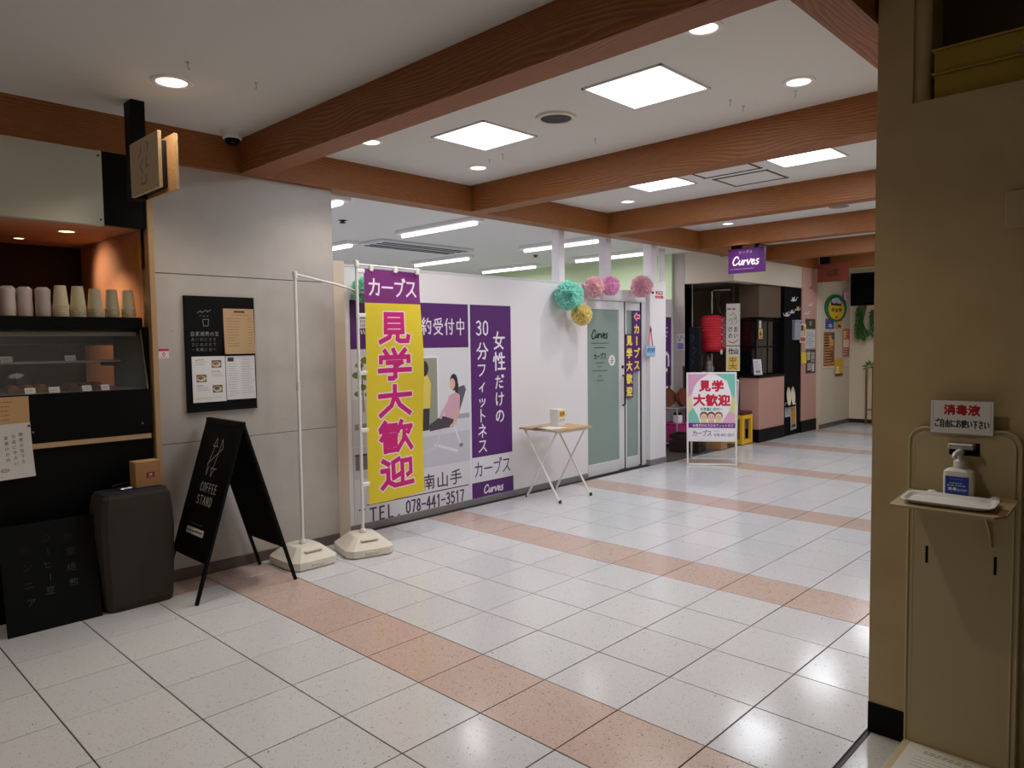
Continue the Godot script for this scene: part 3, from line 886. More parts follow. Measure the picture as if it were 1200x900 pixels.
func panel_light(label: String, x: float, z: float) -> void:
	var s := 0.475
	var t := thing("panel_light", label, "ceiling light", Vector3(x, CEIL, z), 0, "square ceiling panel lights")
	var g := G.new()
	for k in 4:
		var xf := Transform3D(Basis(Vector3.UP, k * PI / 2), Vector3.ZERO)
		g.box(Vector3(0, -0.004, s / 2 + 0.008), Vector3(s + 0.032, 0.008, 0.016), 0.002, xf)
	part("frame", g, M.grey_white, t)
	part("diffuser", G.new().box(Vector3(0, -0.002, 0), Vector3(s, 0.004, s)), M.glow_panel, t, "glowing white diffuser")
	area_lamp(t, Vector3(0, -0.010, 0), s, s, PANEL_POWER, PANEL_TONE)


func ceiling_fittings() -> void:
	var rows := [-3.46, -5.57, -7.50, -9.45, -11.45]
	var where := ["the ceiling speaker", "the access hatches", "the purple hanging sign", "the pink counter", "the brown hanging sign"]
	for i in rows.size():
		panel_light("square white panel light near %s, on the shop-front side" % where[i], -3.56, rows[i])
		panel_light("square white panel light near %s, on the column side" % where[i], -2.28, rows[i])
	downlight("round downlight above the coffee kiosk sign", -3.96, -1.58, 1.5, 0.105, NEAR_TONE)
	downlight("round downlight over the sanitiser stand", -1.55, -1.75, 0.9, 0.085, NEAR_TONE)
	downlight("added unseen downlight behind the viewpoint, on the coffee kiosk side", -3.60, 0.35, 1.7, 0.085, NEAR_TONE)  # unseen lamp added to brighten the near floor
	downlight("added unseen downlight behind the viewpoint, on the column side", -1.30, 0.35, 1.4, 0.085, NEAR_TONE)  # also added out of view, lifts the column face and floor
	downlight("round downlight near the beam corner above the empty banner pole", -4.19, -2.99, SPOT_POWER)
	downlight("round downlight next to the pom-pom side of the ceiling speaker bay", -4.22, -4.03, SPOT_POWER)
	downlight("round downlight by the near column-side beam", -1.67, -2.99, SPOT_POWER)
	downlight("round downlight closest to the painted column", -1.65, -3.97, SPOT_POWER)
	downlight("round downlight above the door poms", -4.22, -6.07, SPOT_POWER)
	downlight("round downlight at the corner by the purple hanging sign", -4.20, -8.10, SPOT_POWER)

	var sp := thing("ceiling_speaker", "round ceiling speaker with a dark grille and cream rim", "speaker", Vector3(-2.955, CEIL, -3.49))
	part("rim", G.new().lathe([Vector2(0.095, -0.012), Vector2(0.105, -0.018), Vector2(0.122, -0.012), Vector2(0.126, 0.0)], 32), M.ivory_plastic, sp)
	part("grille", G.new().lathe([Vector2(0.0, -0.016), Vector2(0.06, -0.014), Vector2(0.096, -0.008)], 32), M.charcoal, sp)

	for h in [[-3.14, -2.67, -5.80, -6.20, "thin-framed square access hatch beside the far cross beam"], [-3.165, -2.67, -5.30, -5.70, "thin-framed square access hatch partly behind a cross beam"]]:
		var t := thing("access_hatch", h[4], "hatch", Vector3((h[0] + h[1]) / 2, CEIL, (h[2] + h[3]) / 2), 0, "ceiling access hatches")
		var w: float = h[1] - h[0]
		var d: float = absf(h[3] - h[2])
		var g := G.new()
		for s in [-1.0, 1.0]:
			g.box(Vector3(0, -0.003, s * d / 2), Vector3(w + 0.03, 0.006, 0.014))
			g.box(Vector3(s * w / 2, -0.003, 0), Vector3(0.014, 0.006, d))
		part("frame", g, M.charcoal, t, "dark narrow frame")
		part("lid", G.new().box(Vector3(0, -0.001, 0), Vector3(w - 0.02, 0.002, d - 0.02)), M.plaster, t)
	solo("air_vent", G.new().lathe([Vector2(0.0, -0.012), Vector2(0.06, -0.012), Vector2(0.095, -0.006), Vector2(0.10, 0.0)], 28), M.grey_base, "flat grey round vent on the far ceiling", "vent", Vector3(-2.87, CEIL, -7.96))

	# dome camera at the beam corner
	var c := thing("dome_camera", "white dome security camera with a black eye by the beam corner", "security camera", Vector3(-4.60, CEIL, -2.205))
	part("base_ring", G.new().lathe([Vector2(0.0, -0.002), Vector2(0.066, -0.012), Vector2(0.07, 0.0)], 28), M.white_plastic, c)
	part("body", G.new().lathe([Vector2(0.0, -0.05), Vector2(0.055, -0.05), Vector2(0.06, -0.046), Vector2(0.06, -0.006)], 28), M.white_plastic, c)
	part("dome", G.new().lathe([Vector2(0.0, -0.092), Vector2(0.02, -0.089), Vector2(0.036, -0.078), Vector2(0.045, -0.062), Vector2(0.047, -0.05)], 24), M.black_paint, c, "dark glossy dome")

	# little hooks left in the plaster
	var hk := G.new()
	hk.lathe([Vector2(0.0, -0.005), Vector2(0.008, -0.004), Vector2(0.009, 0.0)], 10)
	hk.tube([Vector3(0, -0.003, 0), Vector3(0, -0.03, 0), Vector3(0.006, -0.037, 0), Vector3(0.011, -0.03, 0)], 0.0022, 6)
	var first: MeshInstance3D = null
	for p in [[-3.639, -1.532], [-3.672, -1.90], [-3.98, -3.92], [-3.80, -3.88], [-2.05, -3.98], [-1.72, -4.10], [-2.05, -4.14], [-3.08, -4.05]]:
		if first == null:
			first = solo("ceiling_hook", hk, M.aluminium, "tiny metal hook screwed into the ceiling", "hook", Vector3(p[0], CEIL, p[1]), 0.4, "small ceiling hooks")
		else:
			var d: MeshInstance3D = first.duplicate()
			d.name = numbered("ceiling_hook")
			add_child(d)
			d.position = Vector3(p[0], CEIL, p[1])
			d.rotation.y = rng.randf() * TAU


# ------------------------------------------------------------------ the gym behind the partition
func gym_room() -> void:
	struct("floor_gym", bx(-10.2, -5.0, -0.12, 0.0, -9.39, -2.2), M.grey_white, "pale floor of the gym behind the partition")
	struct("ceiling_gym", bx(-10.2, -4.915, 2.78, 2.9, -9.39, -2.2), M.plaster, "white gym ceiling above the partition")
	struct("wall_gym_back", bx(-10.3, -10.2, -0.12, 2.9, -9.39, -2.2), M.white_paint)
	struct("wall_gym_side", bx(-10.2, -5.0, -0.12, 2.9, -2.2, -2.1), M.white_paint)
	struct("wall_gym_green", bx(-10.2, -5.72, -0.12, 2.9, -9.39, -9.33), M.green_wall, "light green gym wall seen above the door")
	var i := 0
	for f in [[-5.98, -5.10, "gym tube light right over the tall purple slogan panel"], [-5.98, -7.11, "gym tube light crossed by a white post above the teal pom-pom"], [-6.33, -8.62, "gym tube light next to the green wall, crossed by a white post"], [-8.30, -7.13, "gym tube light beside the far end of the air conditioner"], [-8.45, -8.72, "gym tube light deep in the room by the green wall"], [-5.98, -3.52, "gym tube light half hidden behind the grey laminate wall"], [-8.2, -5.10, "gym tube light beside the near end of the air conditioner"], [-8.30, -3.52, "gym tube light in the corner behind the grey laminate wall"]]:
		var t := thing("tube_light", f[2], "ceiling light", Vector3(f[0], 2.78, f[1]), 0, "gym tube lights")
		part("housing", G.new().box(Vector3(0, -0.02, 0), Vector3(1.28, 0.04, 0.16), 0.006), M.white_plastic, t)
		part("tube", G.new().tube([Vector3(-0.60, -0.055, 0), Vector3(0.60, -0.055, 0)], 0.022, 12), M.glow_tube, t, "glowing tube")
		area_lamp(t, Vector3(0, -0.085, 0), 1.2, 0.06, TUBE_POWER, Color(0.98, 0.97, 1.0))
		i += 1
	var v := thing("air_conditioner", "long slotted air conditioner in the gym ceiling", "air conditioner", Vector3(-7.45, 2.78, -6.0))
	part("cassette", G.new().box(Vector3(0, -0.016, 0), Vector3(0.55, 0.03, 1.5), 0.006), M.grey_white, v)
	for s in [-0.17, -0.06, 0.08, 0.2]:
		part("slot", G.new().box(Vector3(s, -0.033, 0), Vector3(0.05, 0.008, 1.36), 0.002), M.charcoal, v)
	for s in [[-7.1, -7.9], [-6.4, -4.2]]:
		var d := solo("sprinkler", G.new().lathe([Vector2(0.0, -0.03), Vector2(0.03, -0.03), Vector2(0.034, -0.024), Vector2(0.012, -0.015), Vector2(0.04, -0.004), Vector2(0.045, 0.0)], 16), M.dark_metal, "small dark sprinkler head on the gym ceiling", "sprinkler", Vector3(s[0], 2.78, s[1]), 0, "gym sprinklers")


# ------------------------------------------------------------------ coffee kiosk and the panelled wall beside it
const KIOSK_TONE := Color(1.0, 0.85, 0.68)


func print_chalk_sign() -> Image:
	var i := canvas(400, 504, rgb(17, 19, 20))
	var c := rgb(100, 104, 102)
	for k in [["自家焙煎", 262, 70, 74.0], ["コーヒー豆", 166, 60, 62.0], ["ルンニア", 78, 100, 82.0]]:
		var s: String = k[0]
		for n in s.length():
			glyph(i, s[n], k[1] + (n % 2) * 5, k[2] + n * k[3], 44, 40, 2.0, c.darkened(0.5 * (1.0 - n / 3.0) if n < 3 else 0.0), false)
	return i


func print_aframe() -> Image:
	var i := canvas(400, 720, rgb(11, 11, 12))
	var c := rgb(226, 226, 224)
	# the line logo: two tall crossing stems with a slanting bar
	for s in [[128, 112, 150, 60, 164, 112], [118, 112, 174, 112], [146, 112, 116, 232], [112, 228, 120, 300, 134, 240], [112, 228, 236, 120], [206, 130, 214, 62, 236, 120], [206, 130, 182, 250], [160, 252, 222, 252], [164, 252, 176, 304, 196, 252]]:
		var p := PackedVector2Array()
		for k in s.size() / 2:
			p.append(Vector2(s[k * 2] * 1.05 + 20, s[k * 2 + 1] * 0.86 + 34))
		line(i, p, 3.6, c)
	text(i, "COFFEE", 118, 330, 32, 52, 4.5, c, 34.0)
	text(i, "STAND", 112, 400, 36, 52, 4.5, c, 38.0)
	small_print(i, 96, 556, 190, 1, 10, 5, rgb(120, 120, 118), 5)
	i.fill_rect(Rect2i(84, 576, 212, 36), c)
	small_print(i, 96, 594, 190, 1, 10, 7, rgb(40, 40, 40), 9)
	return i


func print_menu_board() -> Image:
	var i := canvas(400, 640, rgb(16, 17, 18))
	var c := rgb(150, 150, 148)
	line(i, PackedVector2Array([Vector2(70, 94), Vector2(90, 82), Vector2(96, 92), Vector2(118, 78), Vector2(126, 88), Vector2(146, 76)]), 3, c)
	for k in 3:
		line(i, PackedVector2Array([Vector2(82 + k * 20, 112), Vector2(90 + k * 20, 108)]), 3, c)
	line(i, PackedVector2Array([Vector2(98, 130), Vector2(132, 128), Vector2(128, 164), Vector2(104, 166), Vector2(98, 130)]), 3, c)
	text(i, "自家焙煎の豆", 28, 196, 24, 26, 2.4, c, 27.0)
	for k in 3:
		text(i, ["おいのに大さ", "さにのけ大下", "ー気軽におへ"][k], 32, 230 + k * 28, 18, 20, 2.0, c.darkened(0.2), 24.0)
	return i


func print_kraft_menu() -> Image:
	var i := canvas(240, 330, rgb(188, 158, 120))
	var c := rgb(112, 82, 54)
	i.fill_rect(Rect2i(82, 16, 86, 12), rgb(58, 44, 34))
	small_print(i, 60, 46, 140, 1, 8, 3, c, 12)
	for k in 11:
		small_print(i, 26, 72 + k * 20, 100, 1, 8, 3, c, 20 + k)
		small_print(i, 190, 72 + k * 20, 34, 1, 8, 3, c, 50 + k)
	return i


func print_photo_menu() -> Image:
	var i := canvas(250, 340, rgb(226, 226, 228))
	var k := rgb(80, 78, 78)
	for s in [[146, 30, rgb(150, 96, 60)], [30, 134, rgb(120, 90, 60)], [148, 216, rgb(104, 76, 50)]]:
		i.fill_rect(Rect2i(s[0], s[1], 74, 56), rgb(110, 90, 76))
		oval(i, s[0] + 37, s[1] + 30, 32, 20, rgb(214, 206, 192))
		oval(i, s[0] + 34, s[1] + 26, 22, 13, s[2])
		oval(i, s[0] + 46, s[1] + 34, 10, 7, rgb(196, 176, 90))
	for s in [[30, 26, 7], [146, 112, 9], [34, 216, 13]]:
		small_print(i, s[0], s[1], 60, 1, 10, 5, k, s[2])
		small_print(i, s[0], s[1] + 14, 90, 3, 11, 3, rgb(150, 150, 152), s[2] + 1)
	small_print(i, 22, 306, 200, 2, 10, 4, rgb(196, 186, 130), 41)
	return i


func print_list_menu() -> Image:
	var i := canvas(230, 330, rgb(224, 224, 230))
	i.fill_rect(Rect2i(14, 12, 48, 30), rgb(50, 50, 48))
	for k in 15:
		small_print(i, 18, 62 + k * 17, 80, 1, 8, 3, rgb(140, 140, 146), 60 + k)
		small_print(i, 122, 30 + k * 18, 96, 1, 8, 3, rgb(150, 150, 156), 90 + k)
	return i


func dull(m: StandardMaterial3D) -> StandardMaterial3D:
	m.metallic_specular = 0.25
	return m


func coffee_kiosk() -> void:
	var zr := -1.71
	# the opening's shell
	struct("floor_kiosk", bx(-6.2, -4.9, -0.12, 0.0, zr, 2.9), M.brown_base)
	struct("ceiling_kiosk", bx(-6.2, -4.76, 2.255, 2.30, zr, 2.9), M.niche_paint, "orange painted kiosk soffit with small spotlights")
	struct("wall_kiosk_back", bx(-6.2, -6.06, 0, 2.3, zr, 2.9), M.niche_dark, "dark back wall of the coffee kiosk")
	struct("wall_kiosk_side", bx(-6.2, -4.80, 0, 2.3, zr - 0.03, zr), M.niche_paint, "orange side wall inside the coffee kiosk")
	struct("trim_10", bx(-4.86, -4.735, 0, BEAM, zr - 0.035, zr + 0.0, 0.003), M.pale_wood, "pale wooden upright at the kiosk edge")
	var fc := struct("trim_11", bx(-4.80, -4.748, 2.24, BEAM, -1.472, 2.9, 0.002), M.fascia, "off-white fascia board over the coffee kiosk")
	for q in [[-1.49 + 0.035, BEAM - 0.03], [-1.455, 2.272]]:
		part("screw", G.new().lathe([Vector2(0.006, 0), Vector2(0.005, 0.003), Vector2(0, 0.004)], 10, Transform3D(Basis(Vector3.BACK, -QUARTER), Vector3(-4.748, q[1], q[0]))), M.dark_metal, fc)
	struct("trim_12", bx(-4.80, -4.750, 2.245, BEAM, zr, -1.472, 0.002), M.black_paint, "black board between the fascia and the wooden upright")
	for s in [[-5.231, -1.402, 0.045, "warm round spotlight over the paper cups"], [-5.75, -1.257, 0.03, "small warm spotlight at the back of the kiosk"], [-5.45, -0.55, 0.045, "warm round spotlight over the lid stacks"]]:
		var t := thing("kiosk_spotlight", s[3], "spotlight", Vector3(s[0], 2.255, s[1]), 0, "kiosk spotlights")
		part("trim_ring", G.new().lathe([Vector2(s[2] * 0.95, -0.003), Vector2(s[2] * 1.2, -0.003), Vector2(s[2] * 1.25, 0)], 20), M.white_plastic, t)
		part("lens", G.new().lathe([Vector2(0, -0.004), Vector2(s[2], -0.002)], 20), M.glow_warm, t, "glowing warm lens")
		if s[2] > 0.04:
			spot_lamp(t, Vector3(0, -0.01, 0), 0.5, KIOSK_TONE, 58, 0.03)
		else:
			# this one is swivelled towards the orange side wall
			spot_lamp(t, Vector3(0, -0.01, 0), 0.7, KIOSK_TONE, 32, 0.06, Vector3(0.20, -0.24, -0.445).normalized())
	solo("yellow_notice", G.new().panel(0.10, 0.14, 0.002), mat("dull_yellow", rgb(206, 150, 40), 0.7), "small yellow notice on the orange kiosk wall", "notice", Vector3(-4.93, 2.09, zr + 0.002))

	# glazed display case on its black counter
	var c := thing("display_case", "black refrigerated display case with a slanted glass front", "display case", Vector3(-4.75, 0, -0.70))
	var z0 := -0.985
	var z1 := 1.6
	part("front_board", bx(-0.02, 0, 0.985, 1.262, z0 - 0.01, z1, 0.002), M.black_paint, c)
	for z in [-0.36, -0.94]:
		part("screw", G.new().lathe([Vector2(0.005, 0), Vector2(0.004, 0.003), Vector2(0, 0.0035)], 8, Transform3D(Basis(Vector3.BACK, -QUARTER), Vector3(0, 1.05, z))), M.aluminium, c)
	part("top_board", bx(-0.62, -0.06, 1.632, 1.702, z0, z1, 0.004), M.black_paint, c)
	part("inner_deck", bx(-0.60, -0.02, 1.235, 1.262, z0 + 0.02, z1, 0.0), mat("deck", rgb(120, 104, 92), 0.4), c)
	var cb := mat("case_back", rgb(88, 74, 62), 0.5)
	part("back_header", bx(-0.62, -0.60, 1.55, 1.632, z0, z1), cb, c)
	# sliding doors; the last one stands open and shows the orange wall behind
	for z in [[-0.81, -0.40, 0.0], [-0.42, 0.0, 0.010], [-0.02, 0.8, 0.0], [0.78, z1, 0.010]]:
		part("sliding_door", bx(-0.612 + z[2], -0.604 + z[2], 1.262, 1.55, z[0], z[1], 0.001), cb if z[2] == 0.0 else M.niche_dark, c)
	part("side_panel", bx(-0.62, -0.03, 1.235, 1.64, z0 - 0.02, z0), M.black_paint, c)
	part("lamp_rail", bx(-0.16, -0.12, 1.59, 1.615, z0 + 0.02, z1, 0.003), mat("rail_grey", rgb(132, 120, 108), 0.4), c)
	part("rear_rail", bx(-0.58, -0.55, 1.535, 1.55, z0 + 0.02, z1, 0.003), M.rail_grey, c)
	part("shelf", bx(-0.46, -0.20, 1.430, 1.442, z0 + 0.09, z1, 0.002), mat("shelf_metal", rgb(140, 130, 120), 0.35), c)
	part("shelf_bracket", bx(-0.46, -0.24, 1.405, 1.43, z0 + 0.10, z0 + 0.13), M.black_paint, c)
	# slanted pane: wide at the foot
	var pane := G.new()
	var e0 := Vector3(-0.006, 1.262, z0)
	var e1 := Vector3(-0.095, 1.632, z0)
	var dz := Vector3(0, 0, z1 - z0)
	var th := Vector3(-0.005, -0.001, 0)
	pane.quad_out(e0, e0 + dz, e1 + dz, e1, Vector3.RIGHT)
	pane.quad_out(e0 + th, e0 + dz + th, e1 + dz + th, e1 + th, Vector3.LEFT)
	pane.quad_out(e0, e0 + th, e1 + th, e1, Vector3.FORWARD)
	part("front_glass", pane, M.clear_glass, c)
	part("glass_edge", G.new().tube([e0 + Vector3(0, 0, 0.004), e1 + Vector3(0, 0, 0.004)], 0.005, 8), M.rail_grey, c)
	# lower counter
	var lc := thing("counter_front", "black counter front with a pale wooden rail under the display case", "counter", Vector3(-4.75, 0, -0.70))
	part("board", bx(-0.05, -0.012, 0, 0.955, z0 - 0.01, z1, 0.002), M.black_paint, lc)
	var rl := G.new().uvbox(Vector3(-0.012, 0.970, (z0 + z1) / 2), Vector3(0.04, 0.028, z1 - z0), 2, 1.2, 0.3)
	part("rail", rl, M.pale_wood, lc, "pale wooden rail")
	var db := solo("back_counter", bx(-6.05, -5.40, 0, 1.2, zr + 0.02, 0.9, 0.003), M.niche_dark, "dark work counter inside the kiosk", "counter")

	# what stands in the case
	var k := 0
	for s in [[-4.985, 1.442, -1.325, 0.05], [-4.985, 1.442, -1.00, 0.05], [-4.83, 1.262, -1.075, 0.045], [-4.83, 1.262, -1.195, 0.05], [-4.83, 1.262, -1.365, 0.045], [-4.83, 1.262, -1.465, 0.042]]:
		var ci := canvas(64, 36, rgb(236, 234, 228))
		small_print(ci, 8, 14, 48, 2, 10, 3, rgb(120, 116, 110), 200 + k)
		var t := thing("price_card", "small white price card %s in the display case" % ["on the shelf beside the orange box", "on the shelf, away from the orange box", "on the deck", "on the deck", "on the deck", "on the deck"][k], "price card", Vector3(s[0], s[1], s[2]), QUARTER - 0.08 + 0.05 * k, "display case price cards")
		var o := part("card", G.new().panel(s[3] * 1.15, 0.034, 0.0015, Vector3(0, 0.018, 0)), printed(ci), t)
		o.rotation.x = -0.35
		part("foot", G.new().box(Vector3(0, 0.002, -0.012), Vector3(s[3] * 0.8, 0.003, 0.02)), M.white_paper, t)
		k += 1
	for s in [[-5.05, -1.40, 0.17], [-5.05, -1.10, 0.17]]:
		var t := thing("pastry_tray", "shallow brown tray with baked bars on the display case deck", "tray", Vector3(s[0], 1.262, s[1]), 0, "trays in the display case")
		var g := G.new()
		g.box(Vector3(0, 0.004, 0), Vector3(0.24, 0.008, 0.22), 0.002)
		for q in [-1.0, 1.0]:
			g.box(Vector3(q * 0.12, 0.012, 0), Vector3(0.008, 0.024, 0.22), 0.002)
			g.box(Vector3(0, 0.012, q * 0.11), Vector3(0.24, 0.024, 0.008), 0.002)
		part("tray_body", g, mat("tray_brown", rgb(96, 66, 50), 0.5), t)
		for q in 3:
			part("bar", G.new().box(Vector3(0.0, 0.026, -0.07 + q * 0.07), Vector3(0.16, 0.035, 0.045), 0.01), mat("pastry", rgb(132, 76, 40), 0.7), t)

	# paper cups, rims down, in stacks along the case top
	for s in 5:
		var z: float = [-1.261, -1.351, -1.443, -1.536, -1.630][s]
		var t := thing("cup_stack", "stack of cream paper cups on the case, %s" % ["the tallest one, next to the lid sleeves", "second from the lid sleeves", "the middle one", "fourth from the lid sleeves", "the one against the orange wall"][s], "paper cups", Vector3(-4.885, 1.702, z), 0, "paper cup stacks")
		var n: int = [6, 6, 5, 5, 5][s]
		for q in n:
			var y := q * 0.0125
			part("cup", G.new().lathe([Vector2(0.040, y), Vector2(0.0435, y + 0.002), Vector2(0.0435, y + 0.007), Vector2(0.0405, y + 0.009), Vector2(0.030, y + 0.119), Vector2(0.029, y + 0.121), Vector2(0.0, y + 0.119)] if q == n - 1 else [Vector2(0.040, y), Vector2(0.0435, y + 0.002), Vector2(0.0435, y + 0.007), Vector2(0.0405, y + 0.009), Vector2(0.0395, y + 0.02)], 22), M.paper_cup, t)
		t.scale = Vector3(1.0, 1.0, 1.0)
	# clear lids in sleeves
	for s in 3:
		var z: float = [-1.172, -1.086, -1.000][s]
		var t := thing("lid_stack", "sleeve of clear plastic cup lids, %s" % ["next to the paper cups", "in the middle of three", "the last of three from the cups"][s], "lids", Vector3(-4.89 - 0.02 * (s % 2), 1.702, z), 0.3 * s, "lid sleeves")
		var prof := [Vector2(0, 0), Vector2(0.032, 0)]
		for q in 12:
			prof.append(Vector2(0.037, q * 0.013 + 0.004))
			prof.append(Vector2(0.033, q * 0.013 + 0.011))
		prof.append(Vector2(0.0, 12 * 0.013 + 0.006))
		part("lids", G.new().lathe(prof, 20), mat("lid_pink", rgb(190, 164, 152), 0.35), t)
		part("sleeve", G.new().lathe([Vector2(0.038, 0.004), Vector2(0.0405, 0.05), Vector2(0.0385, 0.10), Vector2(0.0405, 0.155), Vector2(0.026, 0.17)], 18), M.clear_plastic, t, "clear plastic sleeve")
	var bg := thing("paper_bag", "crumpled pinkish paper bag lying by the lid sleeves", "bag", Vector3(-4.95, 1.702, -0.845))
	var bag := G.new()
	bag.ball(Vector3(0, 0.045, 0), Vector3(0.06, 0.045, 0.07), 18, Basis.from_euler(Vector3(0.1, 0.4, 0.1)))
	bag.ball(Vector3(-0.02, 0.085, 0.03), Vector3(0.05, 0.04, 0.055), 14, Basis.from_euler(Vector3(0.3, 1.0, 0.2)))
	part("paper", bag, M.lid_pink, bg)

	# signs on the counter front
	var ki := canvas(320, 150, rgb(196, 160, 112))
	for q in 5:
		small_print(ki, 20, 28 + q * 24, 280, 1, 8, 4, rgb(120, 88, 56), 300 + q)
	solo("kraft_sign", G.new().panel(0.34, 0.15, 0.004), printed(ki, 0.85), "brown kraft card with small writing on the display case front", "sign", Vector3(-4.747, 1.18, -0.875), QUARTER)
	var wi := canvas(300, 300, rgb(214, 210, 206))
	for q in 3:
		text(wi, ["焙煎の自下さ", "分由に中大い", "家南けの内"][q], 244 - q * 32, 52 + q * 6, 18, 22, 2.4, rgb(120, 116, 114), 30.0, true)
	for q in [[120, 230], [170, 250], [100, 262], [60, 236]]:
		oval(wi, q[0], q[1], 20, 10, rgb(146, 140, 134))
		oval(wi, q[0], q[1], 14, 6, rgb(184, 178, 172))
	small_print(wi, 90, 282, 90, 1, 6, 3, rgb(130, 126, 122), 77)
	var ws := thing("paper_sign", "white paper sign with brush characters taped below the kraft card", "sign", Vector3(-4.742, 0.955, -0.89), QUARTER)
	var pp := part("sheet", G.new().panel(0.32, 0.30, 0.0015, Vector3.ZERO, 0.03, 6), printed(wi, 0.8), ws)
	pp.rotation.z = 0.03
	part("pin", G.new().ball(Vector3(0.148, 0.135, 0.004), Vector3(0.006, 0.006, 0.004), 8), M.black_paint, ws)

	# chalkboard leaning on the counter, covered bin, cash box
	var cbd := thing("chalkboard", "black chalkboard with faint writing leaning on the counter front", "chalkboard", Vector3(-4.497, 0, -1.071), QUARTER)
	var b2 := part("board", G.new().panel(0.452, 0.58, 0.012, Vector3(0, 0.29, -0.007)), dull(printed(print_chalk_sign(), 0.75)), cbd)
	b2.rotation.x = -0.20
	covered_bin()
	var bx2 := thing("cardboard_box", "small brown box with a dark red label on the covered bin", "box", Vector3(-4.625, 0.683, -1.60), QUARTER)
	part("carton", G.new().box(Vector3(0, 0.075, 0), Vector3(0.145, 0.15, 0.10), 0.003), M.card_brown, bx2)
	part("flap", G.new().box(Vector3(0, 0.1515, 0), Vector3(0.147, 0.003, 0.102), 0.001), M.kraft, bx2)
	var li := canvas(80, 60, rgb(130, 28, 34))
	poly(li, [18, 14, 62, 14, 50, 32, 30, 32], rgb(214, 190, 170))
	text(li, "山中", 18, 38, 18, 16, 3, rgb(214, 190, 170), 24.0)
	part("label", G.new().panel(0.046, 0.034, 0.001, Vector3(0.012, 0.07, 0.0507)), printed(li), bx2, "dark red label")
	var ct := thing("coin_tray", "small silver coin tray beside the brown box on the covered bin", "tray", Vector3(-4.60, 0.683, -1.475), QUARTER + 0.15)
	part("dish", G.new().box(Vector3(0, 0.006, 0), Vector3(0.075, 0.012, 0.05), 0.004), M.aluminium, ct)
	part("stem", G.new().tube([Vector3(-0.05, 0.02, -0.05), Vector3(0.05, 0.028, -0.055)], 0.006, 8), M.dark_metal, ct)


func covered_bin() -> void:
	var t := thing("covered_bin", "dark brown cloth-covered bin bulging in the middle beside the chalkboard", "bin", Vector3(-4.60, 0, -1.505))
	var m := mat("bin_cloth", rgb(50, 45, 35), 0.85)
	var g := G.new()
	var rings := []
	for s in [[0.118, 0.182, 0.0], [0.128, 0.188, 0.04], [0.132, 0.196, 0.25], [0.132, 0.205, 0.45], [0.13, 0.198, 0.60], [0.125, 0.188, 0.655], [0.112, 0.176, 0.675]]:
		var ring := []
		for k in 40:
			var a := TAU * (k + 0.5) / 40
			var c := Vector2(cos(a), -sin(a))
			var e := pow(pow(absf(c.x), 9.0) + pow(absf(c.y), 9.0), -1.0 / 9.0)
			var w := 1.0 + 0.012 * sin(k * 0.9 + s[2] * 11.0)
			ring.append(Vector3(c.x * e * s[0] * w, s[2], c.y * e * s[1] * w))
		rings.append(ring)
	for i in rings.size() - 1:
		for k in 40:
			g.quad(rings[i][k], rings[i][(k + 1) % 40], rings[i + 1][(k + 1) % 40], rings[i + 1][k])
	part("cloth_cover", g, m, t)
	var lid := G.new()
	for k in 40:
		lid.tri(Vector3(0, 0.682, 0), rings[-1][k] + Vector3(0, 0.004, 0), rings[-1][(k + 1) % 40] + Vector3(0, 0.004, 0))
		lid.quad(rings[-1][k] - Vector3(0, 0.004, 0), rings[-1][(k + 1) % 40] - Vector3(0, 0.004, 0), rings[-1][(k + 1) % 40] + Vector3(0, 0.004, 0), rings[-1][k] + Vector3(0, 0.004, 0))
	part("lid", lid, mat("navy_lid", rgb(34, 38, 52), 0.7), t, "navy lid")


